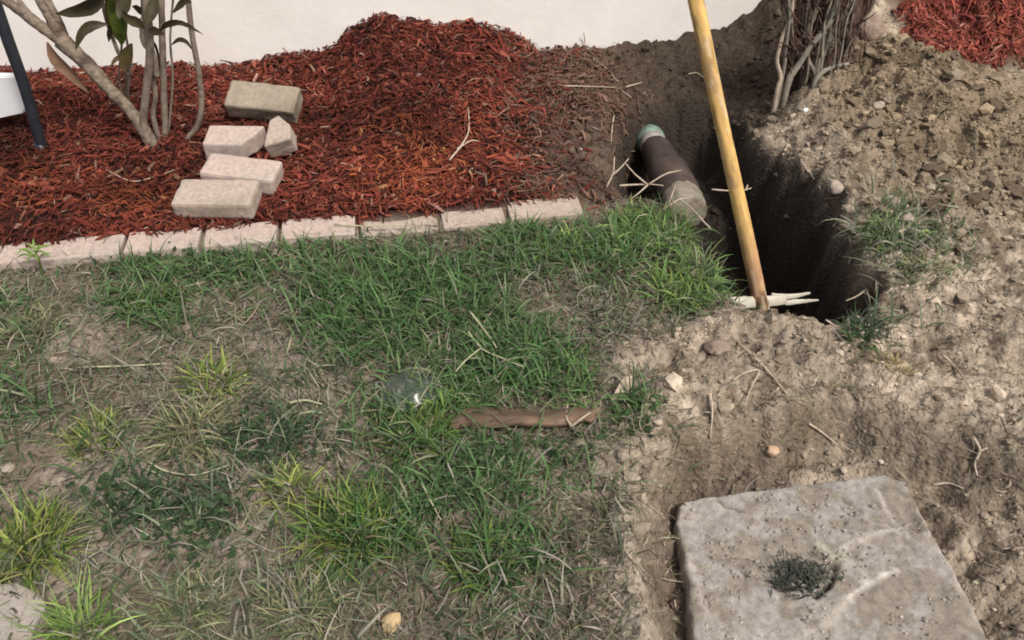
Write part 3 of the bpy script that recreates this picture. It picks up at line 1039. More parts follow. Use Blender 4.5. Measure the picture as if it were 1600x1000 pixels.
# ------------------------------------------------------------------ tool handle, split slat in the pit
top_p, low_p = np.array((.408, 1.985, .64)), np.array((.648, 1.772, -.116))
dirv = (top_p - low_p) / np.linalg.norm(top_p - low_p)
toolbase = low_p - dirv * .22
tool = empty('tool_handle', toolbase)
tag(tool, 'yellow wooden tool handle leaning out of the dug pit', 'tool')
hl = 1.25
tt = np.linspace(0.16, hl, 170)
P_ = np.array([toolbase + dirv * t + np.array((.002, 0, 0)) * math.sin(t * 5) for t in tt])
Rr = .0186 + .0012 * np.sin(tt * 6) + np.where(tt > 1.1, .002, 0)
V, F = tube(P_, Rr, 20, None, .03)
tcol = np.repeat(tt, 20)
nz = fbm(V[:, 0] * 3, V[:, 2], 30, 3, 200)
c = np.zeros((len(V), 3)) + np.array((.66, .43, .155))
c = mixc(c, sstep(.52, .32, tcol + .08 * nz), (.46, .27, .15))
c = mixc(c, sstep(.36, .22, tcol + .05 * nz), (.22, .105, .07))
c = mixc(c, sstep(.30, .245, tcol + .02 * nz), (.075, .045, .038))
c = mixc(c, sstep(.1, .4, nz) * .5, (.50, .30, .11))
ang_ = np.tile(np.arange(20), len(tt)) * (2 * np.pi / 20)
grain = fbm(ang_ * 2.2, tcol * 5, 1.6, 4, 210, .7)
c = c * (1 + .55 * grain)[:, None]
c = mixc(c, sstep(.20, .34, fbm(ang_ * 1.2, tcol * 9, 1.3, 3, 220)) * .75, (.30, .20, .12))
c = mixc(c, sstep(.25, .36, fbm(ang_ * 1.2, tcol * 16, 1.5, 2, 230)) * .6, (.62, .50, .34))
mk('shaft', V, F, M['handle'], tool, col=c)
P_ = np.array([toolbase + dirv * t for t in (-.05, .0, .10, .19, .20)])
mk('socket', *tube(P_, [.012, .020, .0225, .0215, .019], 18, None, .04), M['rust'], tool)
bl = []
for i, u in enumerate(np.linspace(0, 1, 7)):
    wv = np.interp(u, [0, .25, .7, 1], [.03, .095, .085, .01])
    for s in (-1, -.5, 0, .5, 1):
        bl.append(toolbase - dirv * (.0 + .24 * u) + np.array((s * wv, .015 * abs(s), 0)))
bl = np.array(bl)
Fb = [(i * 5 + k, i * 5 + k + 1, i * 5 + k + 6, i * 5 + k + 5) for i in range(6) for k in range(4)]
o2 = len(bl)
mk('blade', np.vstack([bl, bl + np.array((0, .003, 0))]), Fb + [tuple(i + o2 for i in f[::-1]) for f in Fb], M['rust'], tool)

s0 = at(1135, 476, -.10)
slat = empty('split_slat', s0)
tag(slat, 'white weathered wooden slat with split end lying across the pit behind the handle', 'slat')


def flatbar(name, pts, w, th, mt, parent):
    P_ = np.array(pts)
    V, F = tube(resample(P_, 14), np.interp(np.linspace(0, 1, 14), np.linspace(0, 1, len(w)), w), 6, None, .22, True, th)
    return mk(name, V, F, M[mt], parent)


flatbar('slat_body', [at(1132, 476, -.07), at(1180, 473, -.08), at(1228, 469, -.095)], [.019, .019, .017], .3, 'white_wood', slat)
flatbar('prong', [at(1205, 464, -.10), at(1235, 464, -.098), at(1266, 458, -.10)], [.0105, .0085, .004], .3, 'white_wood', slat)
flatbar('prong', [at(1205, 476, -.10), at(1245, 472, -.105), at(1279, 469, -.11)], [.0095, .008, .003], .3, 'white_wood', slat)

# ------------------------------------------------------------------ stake and white panel at the left
sb = at(68, 236, .02)
stake = empty('garden_stake', sb)
tag(stake, 'black plastic stake standing in the mulch at the left edge', 'stake')
sp = [sb + np.array((0, 0, -.08)), sb, onplane(38, 135, sb[1]), onplane(8, 50, sb[1]), onplane(-22, -40, sb[1]), onplane(-60, -170, sb[1])]
mk('stake_pole', *tube(sp, [.011, .0155, .0165, .0165, .016, .016], 14, 24, .02), M['stake'], stake)
mk('foot_collar', *tube([sb + np.array((0, 0, -.02)), sb + np.array((-.003, 0, .028))], [.024, .018], 12), M['stake'], stake)
yp = sb[1] + .09
q = [onplane(-120, 118, yp), onplane(36, 120, yp), onplane(41, 168, yp), onplane(36, 178, yp), onplane(-8, 186, yp), onplane(-120, 190, yp)]
q = np.array(q)
back = q + np.array((0, .03, 0))
n = len(q)
F = [tuple(range(n)), tuple(range(2 * n - 1, n - 1, -1))] + [(k, k + n, (k + 1) % n + n, (k + 1) % n) for k in range(n)]
bm = bmesh.new()
vv = [bm.verts.new(tuple(p - q[0])) for p in np.vstack([q, back])]
for f in F: bm.faces.new([vv[i] for i in f])
bmesh.ops.bevel(bm, geom=list(bm.edges), offset=.004, segments=2, affect='EDGES')
panel = empty('plastic_board', q[0] * np.array((1, 1, 0)) + np.array((.0, 0, .02)))
tag(panel, 'white plastic board cut by the left edge behind the black stake', 'board')
from_bm('board_face', bm, M['panel'], panel, loc=q[0] - np.array(panel.location))
for dx in (.03, .11):
    pp = q[4] * np.array((0, 1, 1)) + np.array((q[0][0] + dx, .015, 0))
    mk('leg', *tube([pp + np.array((0, 0, .01)), np.array((pp[0], pp[1], float(H(pp[0], pp[1])) - .05))], [.008, .007], 8), M['panel'], panel)

# ------------------------------------------------------------------ shrub at the left
sbase = at(232, 232, .02)
shrub = empty('leafy_shrub', sbase)
tag(shrub, 'thin stemmed leafy shrub growing from the mulch left of the loose bricks', 'shrub')
ys = sbase[1]


def pl_pts(pts, y, dy=0.0):
    n = len(pts)
    return [onplane(a, b, y + dy * i / max(1, n - 1)) for i, (a, b) in enumerate(pts)]


def down(P_):
    """root the first point in the ground"""
    p = np.array(P_[0])
    return [np.array((p[0], p[1], float(H(p[0], p[1])) - .06))] + list(P_)


tr = pl_pts([(236, 222), (205, 175), (172, 140), (138, 102), (95, 62)], ys, .10)
mk('trunk', *tube(down(tr), [.024, .020, .0175, .018, .021, .024], 14, 36, .22), M['bark'], shrub)
for pts, r0, r1 in (([(100, 66), (62, 40), (30, 15), (-10, -12), (-70, -50)], .018, .013), ([(98, 64), (80, 30), (60, -5), (30, -60)], .017, .012),
                    ([(96, 62), (72, 45), (45, 20), (22, -10)], .012, .006), ([(104, 70), (92, 35), (72, -5), (60, -50)], .014, .009)):
    mk('branch', *tube(pl_pts(pts, ys + .10, .05), np.linspace(r0, r1, len(pts)), 10, 20, .15), M['bark'], shrub)
for pts, y_, r0, r1, mt in (([(232, 218), (224, 190), (229, 140), (234, 90), (232, 40), (226, -10), (222, -80)], ys, .012, .011, 'stem'),
                            ([(240, 185), (243, 150), (238, 100), (228, 60), (224, 20), (220, -60)], ys + .03, .008, .006, 'stem'),
                            ([(252, 224), (258, 205), (256, 150), (254, 80), (252, 0), (250, -80)], ys + .04, .010, .009, 'stem'),
                            ([(290, 222), (308, 198), (315, 165), (310, 110), (300, 55), (294, 0), (290, -60)], ys + .05, .0085, .008, 'stem'),
                            ([(197, 150), (196, 110), (180, 70), (165, 25), (156, -20)], ys + .12, .006, .006, 'bark'),
                            ([(262, 222), (266, 180), (270, 120), (266, 60), (272, -20)], ys + .07, .004, .003, 'stem'),
                            ([(206, 180), (200, 150), (204, 100), (196, 50), (190, -20)], ys + .09, .0045, .0035, 'stem'),
                            ([(196, 165), (186, 120), (190, 70), (184, 20)], ys + .08, .0035, .003, 'bark'),
                            ([(246, 120), (238, 85), (226, 62), (226, 30)], ys + .02, .009, .014, 'stem')):
    P_ = pl_pts(pts, y_, .02)
    if pts[0][1] > 180: P_ = down(P_)
    mk('stem', *tube(P_, np.linspace(r0, r1, len(P_)), 9, 30, .16), M[mt], shrub)
mk('sheath', *leaf_vf(pl_pts([(74, 66), (88, 92), (114, 118), (140, 146)], ys + .06), .040, (0, -1, .2), .45, 10), M['leaf_brown'], shrub)
LV = [([(196, 20), (182, 34), (172, 50), (170, 66)], .022, 'leaf_dark'), ([(268, 70), (280, 62), (292, 66), (300, 78)], .014, 'leaf_dark'), ([(200, 95), (190, 90), (180, 94), (172, 106)], .016, 'leaf_olive'),
      ([(270, 20), (282, 8), (290, 2), (300, 4)], .02, 'leaf_dark'),
      ([(166, -8), (150, 8), (120, 18), (86, 22)], .042, 'leaf_dark'), ([(168, 38), (145, 40), (128, 52), (118, 78)], .030, 'leaf_dark'),
      ([(180, -25), (184, 10), (188, 45), (190, 72)], .058, 'leaf_green'), ([(168, -20), (172, 10), (176, 40), (182, 62)], .03, 'leaf_olive'),
      ([(206, 68), (200, 85), (196, 105), (198, 112)], .040, 'leaf_olive'), ([(250, 48), (262, 38), (285, 36), (318, 54)], .018, 'leaf_dark'),
      ([(226, 45), (214, 35), (200, 28), (190, 15)], .030, 'leaf_dark'), ([(228, 40), (236, 22), (240, 5), (244, -20)], .034, 'leaf_dark'),
      ([(232, 50), (240, 48), (248, 50), (256, 54)], .025, 'leaf_dark'), ([(205, -10), (196, 5), (190, 20), (186, 30)], .04, 'leaf_dark'),
      ([(232, 30), (224, 20), (214, 12), (206, 10)], .022, 'leaf_dark'), ([(236, 60), (243, 70), (248, 90), (250, 112)], .010, 'leaf_dark'),
      ([(175, -60), (150, -40), (128, -30), (105, -20)], .05, 'leaf_dark'), ([(250, -60), (262, -40), (280, -25), (290, -12)], .04, 'leaf_green'),
      ([(210, -70), (205, -45), (208, -20), (214, 0)], .05, 'leaf_green')]
for i, (pts, w, mt) in enumerate(LV):
    V, F = leaf_vf(pl_pts(pts, ys + random.uniform(-.05, .08), random.uniform(-.05, .05)), w, (random.uniform(-.4, .4), -1, random.uniform(-.1, .5)), .3, 10)
    mk('leaf', V, F, M[mt], shrub)

# ------------------------------------------------------------------ bare shrub on the right
bb = G(1262, 134)
bsh = empty('bare_shrub', bb)
tag(bsh, 'bare shrub of shaggy grey stems growing beside the wall behind the pit', 'shrub')
yb = bb[1]
for pts, dy, r0, r1, mt in (([(1215, 140), (1220, 120), (1214, 95), (1222, 60), (1236, 25), (1240, -30)], -.03, .007, .005, 'twig'),
                            ([(1232, 128), (1245, 105), (1268, 70), (1296, 38), (1310, -10), (1320, -60)], -.02, .0105, .009, 'greystem'),
                            ([(1275, 122), (1282, 95), (1296, 60), (1302, 20), (1310, -30)], 0, .010, .009, 'greystem'),
                            ([(1274, 118), (1264, 95), (1262, 70)], -.01, .009, .003, 'greystem'),
                            ([(1276, 122), (1300, 105), (1326, 100)], -.03, .010, .005, 'greystem'),
                            ([(1226, 135), (1236, 100), (1246, 50), (1256, 0), (1262, -60)], .05, .015, .013, 'shag'),
                            ([(1250, 125), (1262, 80), (1272, 40), (1290, -20)], .06, .016, .014, 'shag'),
                            ([(1290, 110), (1310, 80), (1332, 40), (1345, -20)], .04, .020, .017, 'shag'),
                            ([(1310, 120), (1324, 80), (1340, 40), (1362, -20)], .07, .016, .012, 'shag'),
                            ([(1240, 130), (1250, 90), (1282, 30), (1300, -30)], .07, .014, .010, 'shag'),
                            ([(1256, 60), (1270, 30), (1280, 0), (1286, -40)], .01, .008, .007, 'stem'),
                            ([(1222, 60), (1232, 30), (1226, 0), (1220, -30)], .03, .007, .005, 'shag'),
                            ([(1236, 60), (1248, 20), (1252, -40)], .04, .012, .010, 'shag')):
    P_ = pl_pts(pts, yb + dy, .03)
    if pts[0][1] > 100: P_ = down(P_)
    mk('stem', *tube(P_, np.linspace(r0, r1, len(P_)), 9, 24, .3), M[mt], bsh)
for k in range(26):
    a0 = random.uniform(1224, 1322)
    lean = (a0 - 1215) * random.uniform(.1, .55) + random.uniform(-8, 14)
    b0 = random.uniform(112, 132)
    pts = [(a0, b0), (a0 + lean * .25 + random.uniform(-6, 6), b0 - 40), (a0 + lean * .6 + random.uniform(-6, 6), b0 - 85), (a0 + lean + random.uniform(-5, 5), b0 - 135), (a0 + lean * 1.2 + random.uniform(-12, 12), random.uniform(-60, -170))]
    r0 = random.uniform(.003, .0065)
    mk('stem', *tube(down(pl_pts(pts, yb + random.uniform(-.03, .09), random.uniform(-.02, .04))), np.linspace(r0, r0 * .7, 6), 7, 20, .3), M[random.choice(['stem', 'greystem', 'shag', 'stem'])], bsh)
# peeling strips of bark and dead leaves hanging on the stems
parts = []
for k in range(330):
    a, b = random.uniform(1216, 1352), random.uniform(-30, 118)
    a = a if random.random() < .5 else 1240 + (118 - b) * random.uniform(.2, .85) + random.uniform(-12, 12)
    p = onplane(a, b, yb + random.uniform(-.02, .10))
    L = random.uniform(.03, .08)
    ang = random.gauss(-.3, .5)
    d = np.array((math.sin(ang), random.uniform(-.4, .4), math.cos(ang))) * L
    parts.append(tube([p, p + d * .5 + np.array((random.uniform(-.006, .006), -.004, 0)), p + d], [.002, .003, .001], 4, None, .3, True, .4))
mk('peeling_bark', *join(parts), M['shag'], bsh)['kind'] = 'stuff'

# ------------------------------------------------------------------ scatter builders (numpy, one mesh each)
def ribbons(root, head, elev, length, width, curl, col, name, material, segs=4, kind='stuff', parent=None, twist=None, loc=None, droop=None):
    """grass-like blades: root (n,3), heading angle, start elevation angle, curl = change of elevation along the blade"""
    n = len(root)
    V = np.zeros((n, 2 * (segs + 1), 3), np.float32)
    p = root.astype(float).copy()
    side = np.stack([-np.sin(head), np.cos(head), np.zeros(n)], -1)
    if twist is not None:
        side = side * np.cos(twist)[:, None] + np.array((0, 0, 1)) * np.sin(twist)[:, None]
    for i in range(segs + 1):
        u = i / segs
        w = width * (1 - .93 * u ** 1.6) * .5 * (0.75 + .5 * min(u * 3, 1) if u < .34 else 1.25)
        V[:, 2 * i] = p - side * w[:, None]
        V[:, 2 * i + 1] = p + side * w[:, None]
        e = elev + curl * (u + .5 / segs)
        hh = head + (droop * u if droop is not None else 0)
        step = length / segs
        p = p + np.stack([np.cos(hh) * np.cos(e), np.sin(hh) * np.cos(e), np.sin(e)], -1) * step[:, None]
    b = (np.arange(n) * 2 * (segs + 1))[:, None]
    F = np.concatenate([np.stack([b[:, 0] + 2 * i, b[:, 0] + 2 * i + 1, b[:, 0] + 2 * i + 3, b[:, 0] + 2 * i + 2], -1) for i in range(segs)])
    C = np.repeat(col[:, None, :], 2 * (segs + 1), 1)
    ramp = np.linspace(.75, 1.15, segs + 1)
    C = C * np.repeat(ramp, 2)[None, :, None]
    o = mk(name, V.reshape(-1, 3), F, material, parent, col=np.clip(C.reshape(-1, 3), 0, 1), loc=loc)
    if kind: o['kind'] = kind
    return o


def sticks(c, d, length, width, thick, bend, col, name, material):
    """shredded strips: bent bars with four sides, three rings (c centre, d unit direction)"""
    n = len(c)
    up = np.zeros((n, 3)); up[:, 2] = 1
    up += rng.normal(0, .35, (n, 3))
    s = np.cross(d, up)
    s /= np.linalg.norm(s, axis=1)[:, None] + 1e-9
    u = np.cross(s, d)
    V = np.zeros((n, 12, 3), np.float32)
    for i, t in enumerate((-.5, rng.uniform(-.15, .15, n), .5)):
        t = np.broadcast_to(t, (n,))
        w = width * (.5 if i != 1 else 1.0) * .5
        h = thick * (.5 if i != 1 else 1.0) * .5
        q = c + d * (t * length)[:, None] + s * (bend * (1 if i == 1 else -.4))[:, None] + u * (np.abs(bend) * .5 * (1 if i == 1 else -.5))[:, None]
        V[:, 4 * i] = q - s * w[:, None] - u * h[:, None]
        V[:, 4 * i + 1] = q + s * w[:, None] - u * h[:, None]
        V[:, 4 * i + 2] = q + s * w[:, None] + u * h[:, None]
        V[:, 4 * i + 3] = q - s * w[:, None] + u * h[:, None]
    b = np.arange(n) * 12
    F = []
    for i in (0, 4):
        for k in range(4):
            k2 = (k + 1) % 4
            F.append(np.stack([b + i + k, b + i + k2, b + i + 4 + k2, b + i + 4 + k], -1))
    F.append(np.stack([b + 3, b + 2, b + 1, b], -1))
    F.append(np.stack([b + 8, b + 9, b + 10, b + 11], -1))
    C = np.repeat(col[:, None, :], 12, 1) * rng.uniform(.8, 1.2, (n, 12, 1))
    o = mk(name, V.reshape(-1, 3), np.concatenate(F), material, col=np.clip(C.reshape(-1, 3), 0, 1), smooth=False)
    o['kind'] = 'stuff'
    return o


_ico = bmesh.new()
bmesh.ops.create_icosphere(_ico, subdivisions=1, radius=1)
ICO_V = np.array([v.co[:] for v in _ico.verts])
ICO_F = np.array([[v.index for v in f.verts] for f in _ico.faces])
_ico.free()


def crumbs(c, r, col, name, material, squash=.75):
    n = len(c)
    k = len(ICO_V)
    j = 1 + rng.normal(0, .20, (n, k, 1))
    sc3 = rng.uniform(.7, 1.3, (n, 1, 3)) * np.array((1, 1, squash))
    a = rng.uniform(0, 6.28, n)
    ca, sa = np.cos(a)[:, None], np.sin(a)[:, None]
    B = ICO_V[None] * j * sc3
    Bx = B[..., 0] * ca - B[..., 1] * sa
    By = B[..., 0] * sa + B[..., 1] * ca
    B = np.stack([Bx, By, B[..., 2]], -1)
    V = c[:, None, :] + B * r[:, None, None]
    F = (ICO_F[None] + (np.arange(n) * k)[:, None, None]).reshape(-1, 3)
    C = np.repeat(col[:, None, :], k, 1)
    o = mk(name, V.reshape(-1, 3), F, material, col=np.clip(C.reshape(-1, 3), 0, 1), smooth=False)
    o['kind'] = 'stuff'
    return o


def pick(n, w, table):
    """choose colours from a table by weights w, with jitter"""
    idx = rng.choice(len(table), n, p=np.array(w) / sum(w))
    return np.array(table)[idx] * rng.uniform(.75, 1.25, (n, 1)) * rng.uniform(.93, 1.07, (n, 3))


# ---- mulch
def scatter_area(n, x0, x1, y0, y1):
    return rng.uniform(x0, x1, n), rng.uniform(y0, y1, n)


x, y = scatter_area(106000, -2.65, 2.2, 1.7, 3.2)
mm_ = masks(x, y)
dwv = coords(x, y)[0]
dvv = coords(x, y)[2]
dens = np.maximum(mm_['mulch'] * sstep(.0, .035, dvv + .012), mm_['mulch2'])
dens = dens * (dwv > .0)
# thinner where brown soil shows, left foreground
thin = 1 - .75 * np.exp(-(((mm_['px'] - 30) / 130) ** 2 + ((mm_['py'] - 350) / 35) ** 2)) - .6 * np.exp(-(((mm_['px'] - 880) / 90) ** 2 + ((mm_['py'] - 250) / 80) ** 2))
keep = rng.random(len(x)) < dens * thin
x, y = x[keep], y[keep]
n = len(x)
z = H(x, y)
gxx, gyy = grad(x, y, .02)
px, py = topix(x, y, z)
a = rng.uniform(0, 2 * np.pi, n)
el = rng.normal(0.05, .28, n)
d = np.stack([np.cos(a) * np.cos(el), np.sin(a) * np.cos(el), np.sin(el) + (gxx * np.cos(a) + gyy * np.sin(a)).clip(-1.2, 1.2)], -1)
d /= np.linalg.norm(d, axis=1)[:, None]
L = rng.gamma(3.2, .011, n).clip(.012, .085)
wd = rng.gamma(3.0, .0013, n).clip(.0014, .010)
orange = np.exp(-(((px - 650) / 75) ** 2 + ((py - 265) / 60) ** 2)) + np.exp(-(((px - 225) / 70) ** 2 + ((py - 315) / 30) ** 2)) + .5 * np.exp(-(((px - 30) / 60) ** 2 + ((py - 290) / 40) ** 2)) \
    
col = pick(n, [4, 3, 2.0, 1.0, .5], [(.195, .046, .031), (.125, .031, .022), (.048, .016, .013), (.27, .085, .056), (.29, .17, .125)])
colo = pick(n, [4, 3, 1, .7], [(.29, .082, .038), (.22, .056, .030), (.11, .030, .018), (.34, .16, .085)])
om = (rng.random(n) < orange.clip(0, .85))[:, None]  # lit patch of mulch painted in with brighter orange chips
col = np.where(om, colo, col)
mulch_tone = (1 + 1.1 * fbm(x, y, 3.2, 3, 330)).clip(.40, 1.25) * .80  # random darker and lighter patches across the mulch
col = col * mulch_tone[:, None] * (1 - .35 * np.exp(-(((px - 560) / 110) ** 2 + ((py - 90) / 60) ** 2)))[:, None]  # shade on the mound's left top painted in, along with damp
col = np.where((x > 1.3)[:, None], colo * np.array((1.0, 1.0, 1.5)), col)
chunk = rng.random(n) < .035
wd = np.where(chunk, rng.uniform(.009, .017, n), wd)
brown = (rng.random(n) < (sstep(730, 920, px) * .85))[:, None]
col = np.where(brown & (px < 1300)[:, None], pick(n, [1, 1], [(.12, .075, .055), (.17, .10, .075)]), col)
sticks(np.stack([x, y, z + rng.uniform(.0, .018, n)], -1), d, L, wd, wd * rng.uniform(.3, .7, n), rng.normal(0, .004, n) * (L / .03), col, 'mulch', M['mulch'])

# ---- crumbs and clods on bare soil
x, y = scatter_area(190000, -2.0, 2.15, .6, 3.1)
mm_ = masks(x, y)
bare = np.clip(1 - mm_['lawn'] - mm_['mulch'] - mm_['mulch2'], 0, 1)
sdslab = poly_sd(x, y, SLABP)
pr = bare * (.42 + .5 * np.clip(mm_['heap'] * 1.5, 0, 1) + .3 * mm_['slabpit']) * (sdslab < 0) * (.4 + 1.2 * np.clip(fbm(x, y, 6, 3, 310) + .4, 0, 1)) + .04 * mm_['lawn'] + .26 * (sdslab > .01) * sstep(.05, .35, fbm(x, y, 13, 3, 312) + .15)
pr = pr * (1 - .6 * mm_['pit'])
keep = rng.random(len(x)) < pr
x, y = x[keep], y[keep]
mm_ = masks(x, y)
n = len(x)
r = (rng.pareto(3.1, n) * .0025 + .0014).clip(.0014, .018)
r = r * (1 + .15 * np.clip(mm_['heap'] * 1.4, 0, 1))
onslab = poly_sd(x, y, SLABP) > .005
z = np.where(onslab, SLAB_Z + .003, H(x, y))
r = np.where(onslab, np.minimum(r, .0030), r)
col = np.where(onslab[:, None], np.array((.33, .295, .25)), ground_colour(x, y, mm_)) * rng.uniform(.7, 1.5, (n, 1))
spk = (rng.random(n) < .014) & (r < .005)
col[spk] = np.array((.50, .45, .39)) * rng.uniform(.8, 1.1, (spk.sum(), 1))
cc_ = np.stack([x, y, z + r * .3], -1)
big = r > .0042
crumbs(cc_[big], r[big], col[big], 'soil_crumbs', M['clod'])
OCT_V = np.array([(1, 0, 0), (-1, 0, 0), (0, 1, 0), (0, -1, 0), (0, 0, 1), (0, 0, -1)], float)
OCT_F = np.array([(0, 2, 4), (2, 1, 4), (1, 3, 4), (3, 0, 4), (2, 0, 5), (1, 2, 5), (3, 1, 5), (0, 3, 5)])
ICO_V, ICO_F = OCT_V, OCT_F
crumbs(cc_[~big], r[~big] * 1.2, col[~big], 'soil_grains', M['clod'])
print('CRUMBS', n, big.sum())

# larger clods, one by one
CLOD = ['dark brown', 'sandy tan', 'dark brown', 'sandy tan', 'dark brown', 'sandy tan']
protos = []
for k in range(6):
    V, F = pebble_vf((0, 0, 0), 1.0, .62, k + 50, 2)
    V = V * (1 + .16 * rng.normal(0, 1, (len(V), 1)))
    me = bpy.data.meshes.new('earth_clod')
    me.from_pydata([tuple(map(float, v)) for v in V], [], F)
    cc = me.color_attributes.new('col', 'FLOAT_COLOR', 'POINT')
    tone = [(.13, .10, .07), (.26, .205, .15), (.11, .085, .06), (.30, .245, .185), (.15, .115, .085), (.23, .185, .135)][k]
    cc.data.foreach_set('color', np.tile(np.array((*tone, 1), np.float32), len(V)))
    me.materials.append(M['clod'])
    protos.append(me)
cnt = 0
for k in range(900):
    a, b = random.uniform(1290, 1600), random.uniform(60, 430)
    if b > 330 and a < 1480: continue
    p = G(a, b)
    w = float(np.exp(-(((p[0] - 1.28) / .55) ** 2 + ((p[1] - 2.45) / .5) ** 2)))
    if random.random() > w or (p[0] > 1.4 and p[1] > 2.72): continue
    o = bpy.data.objects.new('earth_clod', random.choice(protos))
    COL.objects.link(o)
    r = random.uniform(.008, .013) if random.random() < .75 else random.uniform(.014, .026)
    o.location = (p[0], p[1], p[2] + r * .25)
    o.scale = (r, r, r)
    o.rotation_euler = (random.uniform(-.4, .4), random.uniform(-.4, .4), random.uniform(0, 6.3))
    kind_ = CLOD[protos.index(o.data)]
    tag(o, kind_ + ' lump of dug earth lying loose on the spoil heap right of the pit', 'earth clod', kind_ + ' clods on the spoil heap')
    cnt += 1
    if cnt >= 60: break

# ---- grass
BLOBS = [  # px, py, rx, ry, density, palette
    (620, 480, 170, 90, 1.0, 0), (540, 425, 120, 45, .8, 0), (830, 390, 110, 45, .9, 0), (1000, 375, 70, 42, 1.0, 1), (1085, 455, 62, 36, 1.0, 1),
    (790, 570, 110, 65, .95, 0), (660, 650, 110, 60, .9, 0), (590, 830, 100, 60, .8, 0), (760, 870, 100, 45, .85, 0), (300, 418, 150, 34, .75, 0),
    (235, 485, 75, 38, .7, 0), (50, 540, 55, 50, .4, 2), (430, 690, 85, 36, .45, 3), (270, 790, 100, 42, .45, 3), (800, 745, 110, 50, .4, 0),
    (480, 935, 110, 50, .36, 2), (290, 945, 90, 40, .22, 2), (910, 620, 30, 50, .5, 1), (700, 930, 100, 40, .3, 2), (720, 760, 110, 60, .55, 0),
    (1400, 385, 75, 45, .55, 2), (1440, 420, 60, 40, .45, 2), (1345, 525, 32, 18, .6, 3), (985, 655, 32, 20, .7, 0), (640, 640, 60, 30, .7, 1), (920, 480, 60, 40, .4, 2),
    (20, 650, 40, 40, .4, 2), (-200, 600, 250, 200, .5, 0), (330, 600, 60, 30, .3, 2), (1060, 330, 40, 25, .5, 1), (940, 400, 90, 40, .7, 0), (1400, 490, 60, 40, .12, 2)]
PAL = [[(.060, .125, .034), (.088, .165, .047), (.042, .090, .028), (.13, .20, .07), (.20, .21, .11)],
       [(.125, .21, .05), (.085, .16, .045), (.19, .26, .075), (.21, .21, .11), (.06, .12, .035)],
       [(.17, .195, .10), (.105, .14, .065), (.27, .25, .165), (.08, .125, .048), (.30, .26, .19)],
       [(.038, .078, .030), (.058, .105, .042), (.085, .130, .065), (.033, .06, .026), (.12, .15, .09)]]
x, y = scatter_area(360000, -2.2, 1.95, .55, 2.4)
px, py = topix(x, y)
mm_ = masks(x, y)
wts = np.zeros((len(x), 4))
tot = np.zeros(len(x))
clump = (.30 + 2.4 * np.clip(fbm(x, y, 9, 3, 300) + .30, 0, 1)).clip(0, 1.3)
for (bx, by, rx, ry, dn, pal) in BLOBS:
    w = dn * np.exp(-(((px - bx) / rx) ** 2 + ((py - by) / ry) ** 2) ** 1.5)
    wts[:, pal] += w
    tot = np.maximum(tot, w)
basew = .10 * mm_['lawn']
wts[:, 2] += basew
tot = np.maximum(tot, basew) * np.maximum(clump, .62 * (tot > .55)) * (coords(x, y)[2] < -.05)
tot *= 1 - .75 * sstep(-.13, -.05, coords(x, y)[2]) * sstep(420, 300, px)
tot *= (poly_sd(x, y, PIT) < .01) * (poly_sd(x, y, SLABP) < -.02)
bare = 1 - .85 * np.exp(-(((px - 860) / 60) ** 2 + ((py - 475) / 40) ** 2)) - .6 * np.exp(-(((px - 440) / 60) ** 2 + ((py - 510) / 50) ** 2)) - .8 * np.exp(-(((px - 50) / 90) ** 2 + ((py - 715) / 60) ** 2)) - .6 * np.exp(-(((px - 180) / 100) ** 2 + ((py - 565) / 40) ** 2)) - .6 * np.exp(-(((px - 130) / 90) ** 2 + ((py - 440) / 25) ** 2))
tot *= np.clip(bare, 0, 1) * (1 - np.exp(-(((px - 1140) / 30) ** 2 + ((py - 485) / 22) ** 2)))
keep = rng.random(len(x)) < tot * .85
x, y, wts = x[keep], y[keep], wts[keep]
n = len(x)
cum = np.cumsum(wts, 1) / (wts.sum(1, keepdims=True) + 1e-9)
pal = (rng.random(n)[:, None] > cum).sum(1).clip(0, 3)
ci = rng.choice(5, n, p=[.34, .26, .18, .14, .08])
col = np.array(PAL)[pal, ci] * rng.uniform(.7, 1.5, (n, 1)) * np.array((1.0, 1.04, 1.24)) * np.array((1.0, 1.1, .95, .8))[pal][:, None]
root = np.stack([x, y, H(x, y) - .004], -1)
L = rng.gamma(5, .0118, n).clip(.02, .12) * (1 - .55 * sstep(-.12, -.05, coords(x, y)[2]))
print('GRASS', n)
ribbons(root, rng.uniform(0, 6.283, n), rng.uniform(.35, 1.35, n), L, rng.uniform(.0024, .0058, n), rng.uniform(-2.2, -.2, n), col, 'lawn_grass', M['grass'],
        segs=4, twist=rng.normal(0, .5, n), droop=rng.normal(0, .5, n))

# ---- short turf between the tufts
x, y = scatter_area(210000, -2.2, 1.6, .55, 2.4)
mm_ = masks(x, y)
px, py = mm_['px'], mm_['py']
pr = mm_['lawn'] * (.08 + .75 * sstep(-.12, .25, fbm(x, y, 8, 4, 340, .6))) * (coords(x, y)[2] < -.05) * (poly_sd(x, y, SLABP) < -.02)
pr *= 1 - .7 * np.exp(-(((px - 50) / 70) ** 2 + ((py - 715) / 45) ** 2)) - .5 * np.exp(-(((px - 180) / 90) ** 2 + ((py - 565) / 30) ** 2))
keep = rng.random(len(x)) < pr * .5
x, y = x[keep], y[keep]
n = len(x)
col = pick(n, [3, 3, 2, 2, 1], [(.075, .115, .060), (.11, .145, .085), (.165, .185, .125), (.05, .08, .042), (.25, .24, .18)])
root = np.stack([x, y, H(x, y) - .002], -1)
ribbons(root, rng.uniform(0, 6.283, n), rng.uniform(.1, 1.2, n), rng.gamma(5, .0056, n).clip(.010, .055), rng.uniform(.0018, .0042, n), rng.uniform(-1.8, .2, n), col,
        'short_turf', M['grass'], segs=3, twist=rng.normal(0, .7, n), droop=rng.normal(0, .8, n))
print('TURF', n)

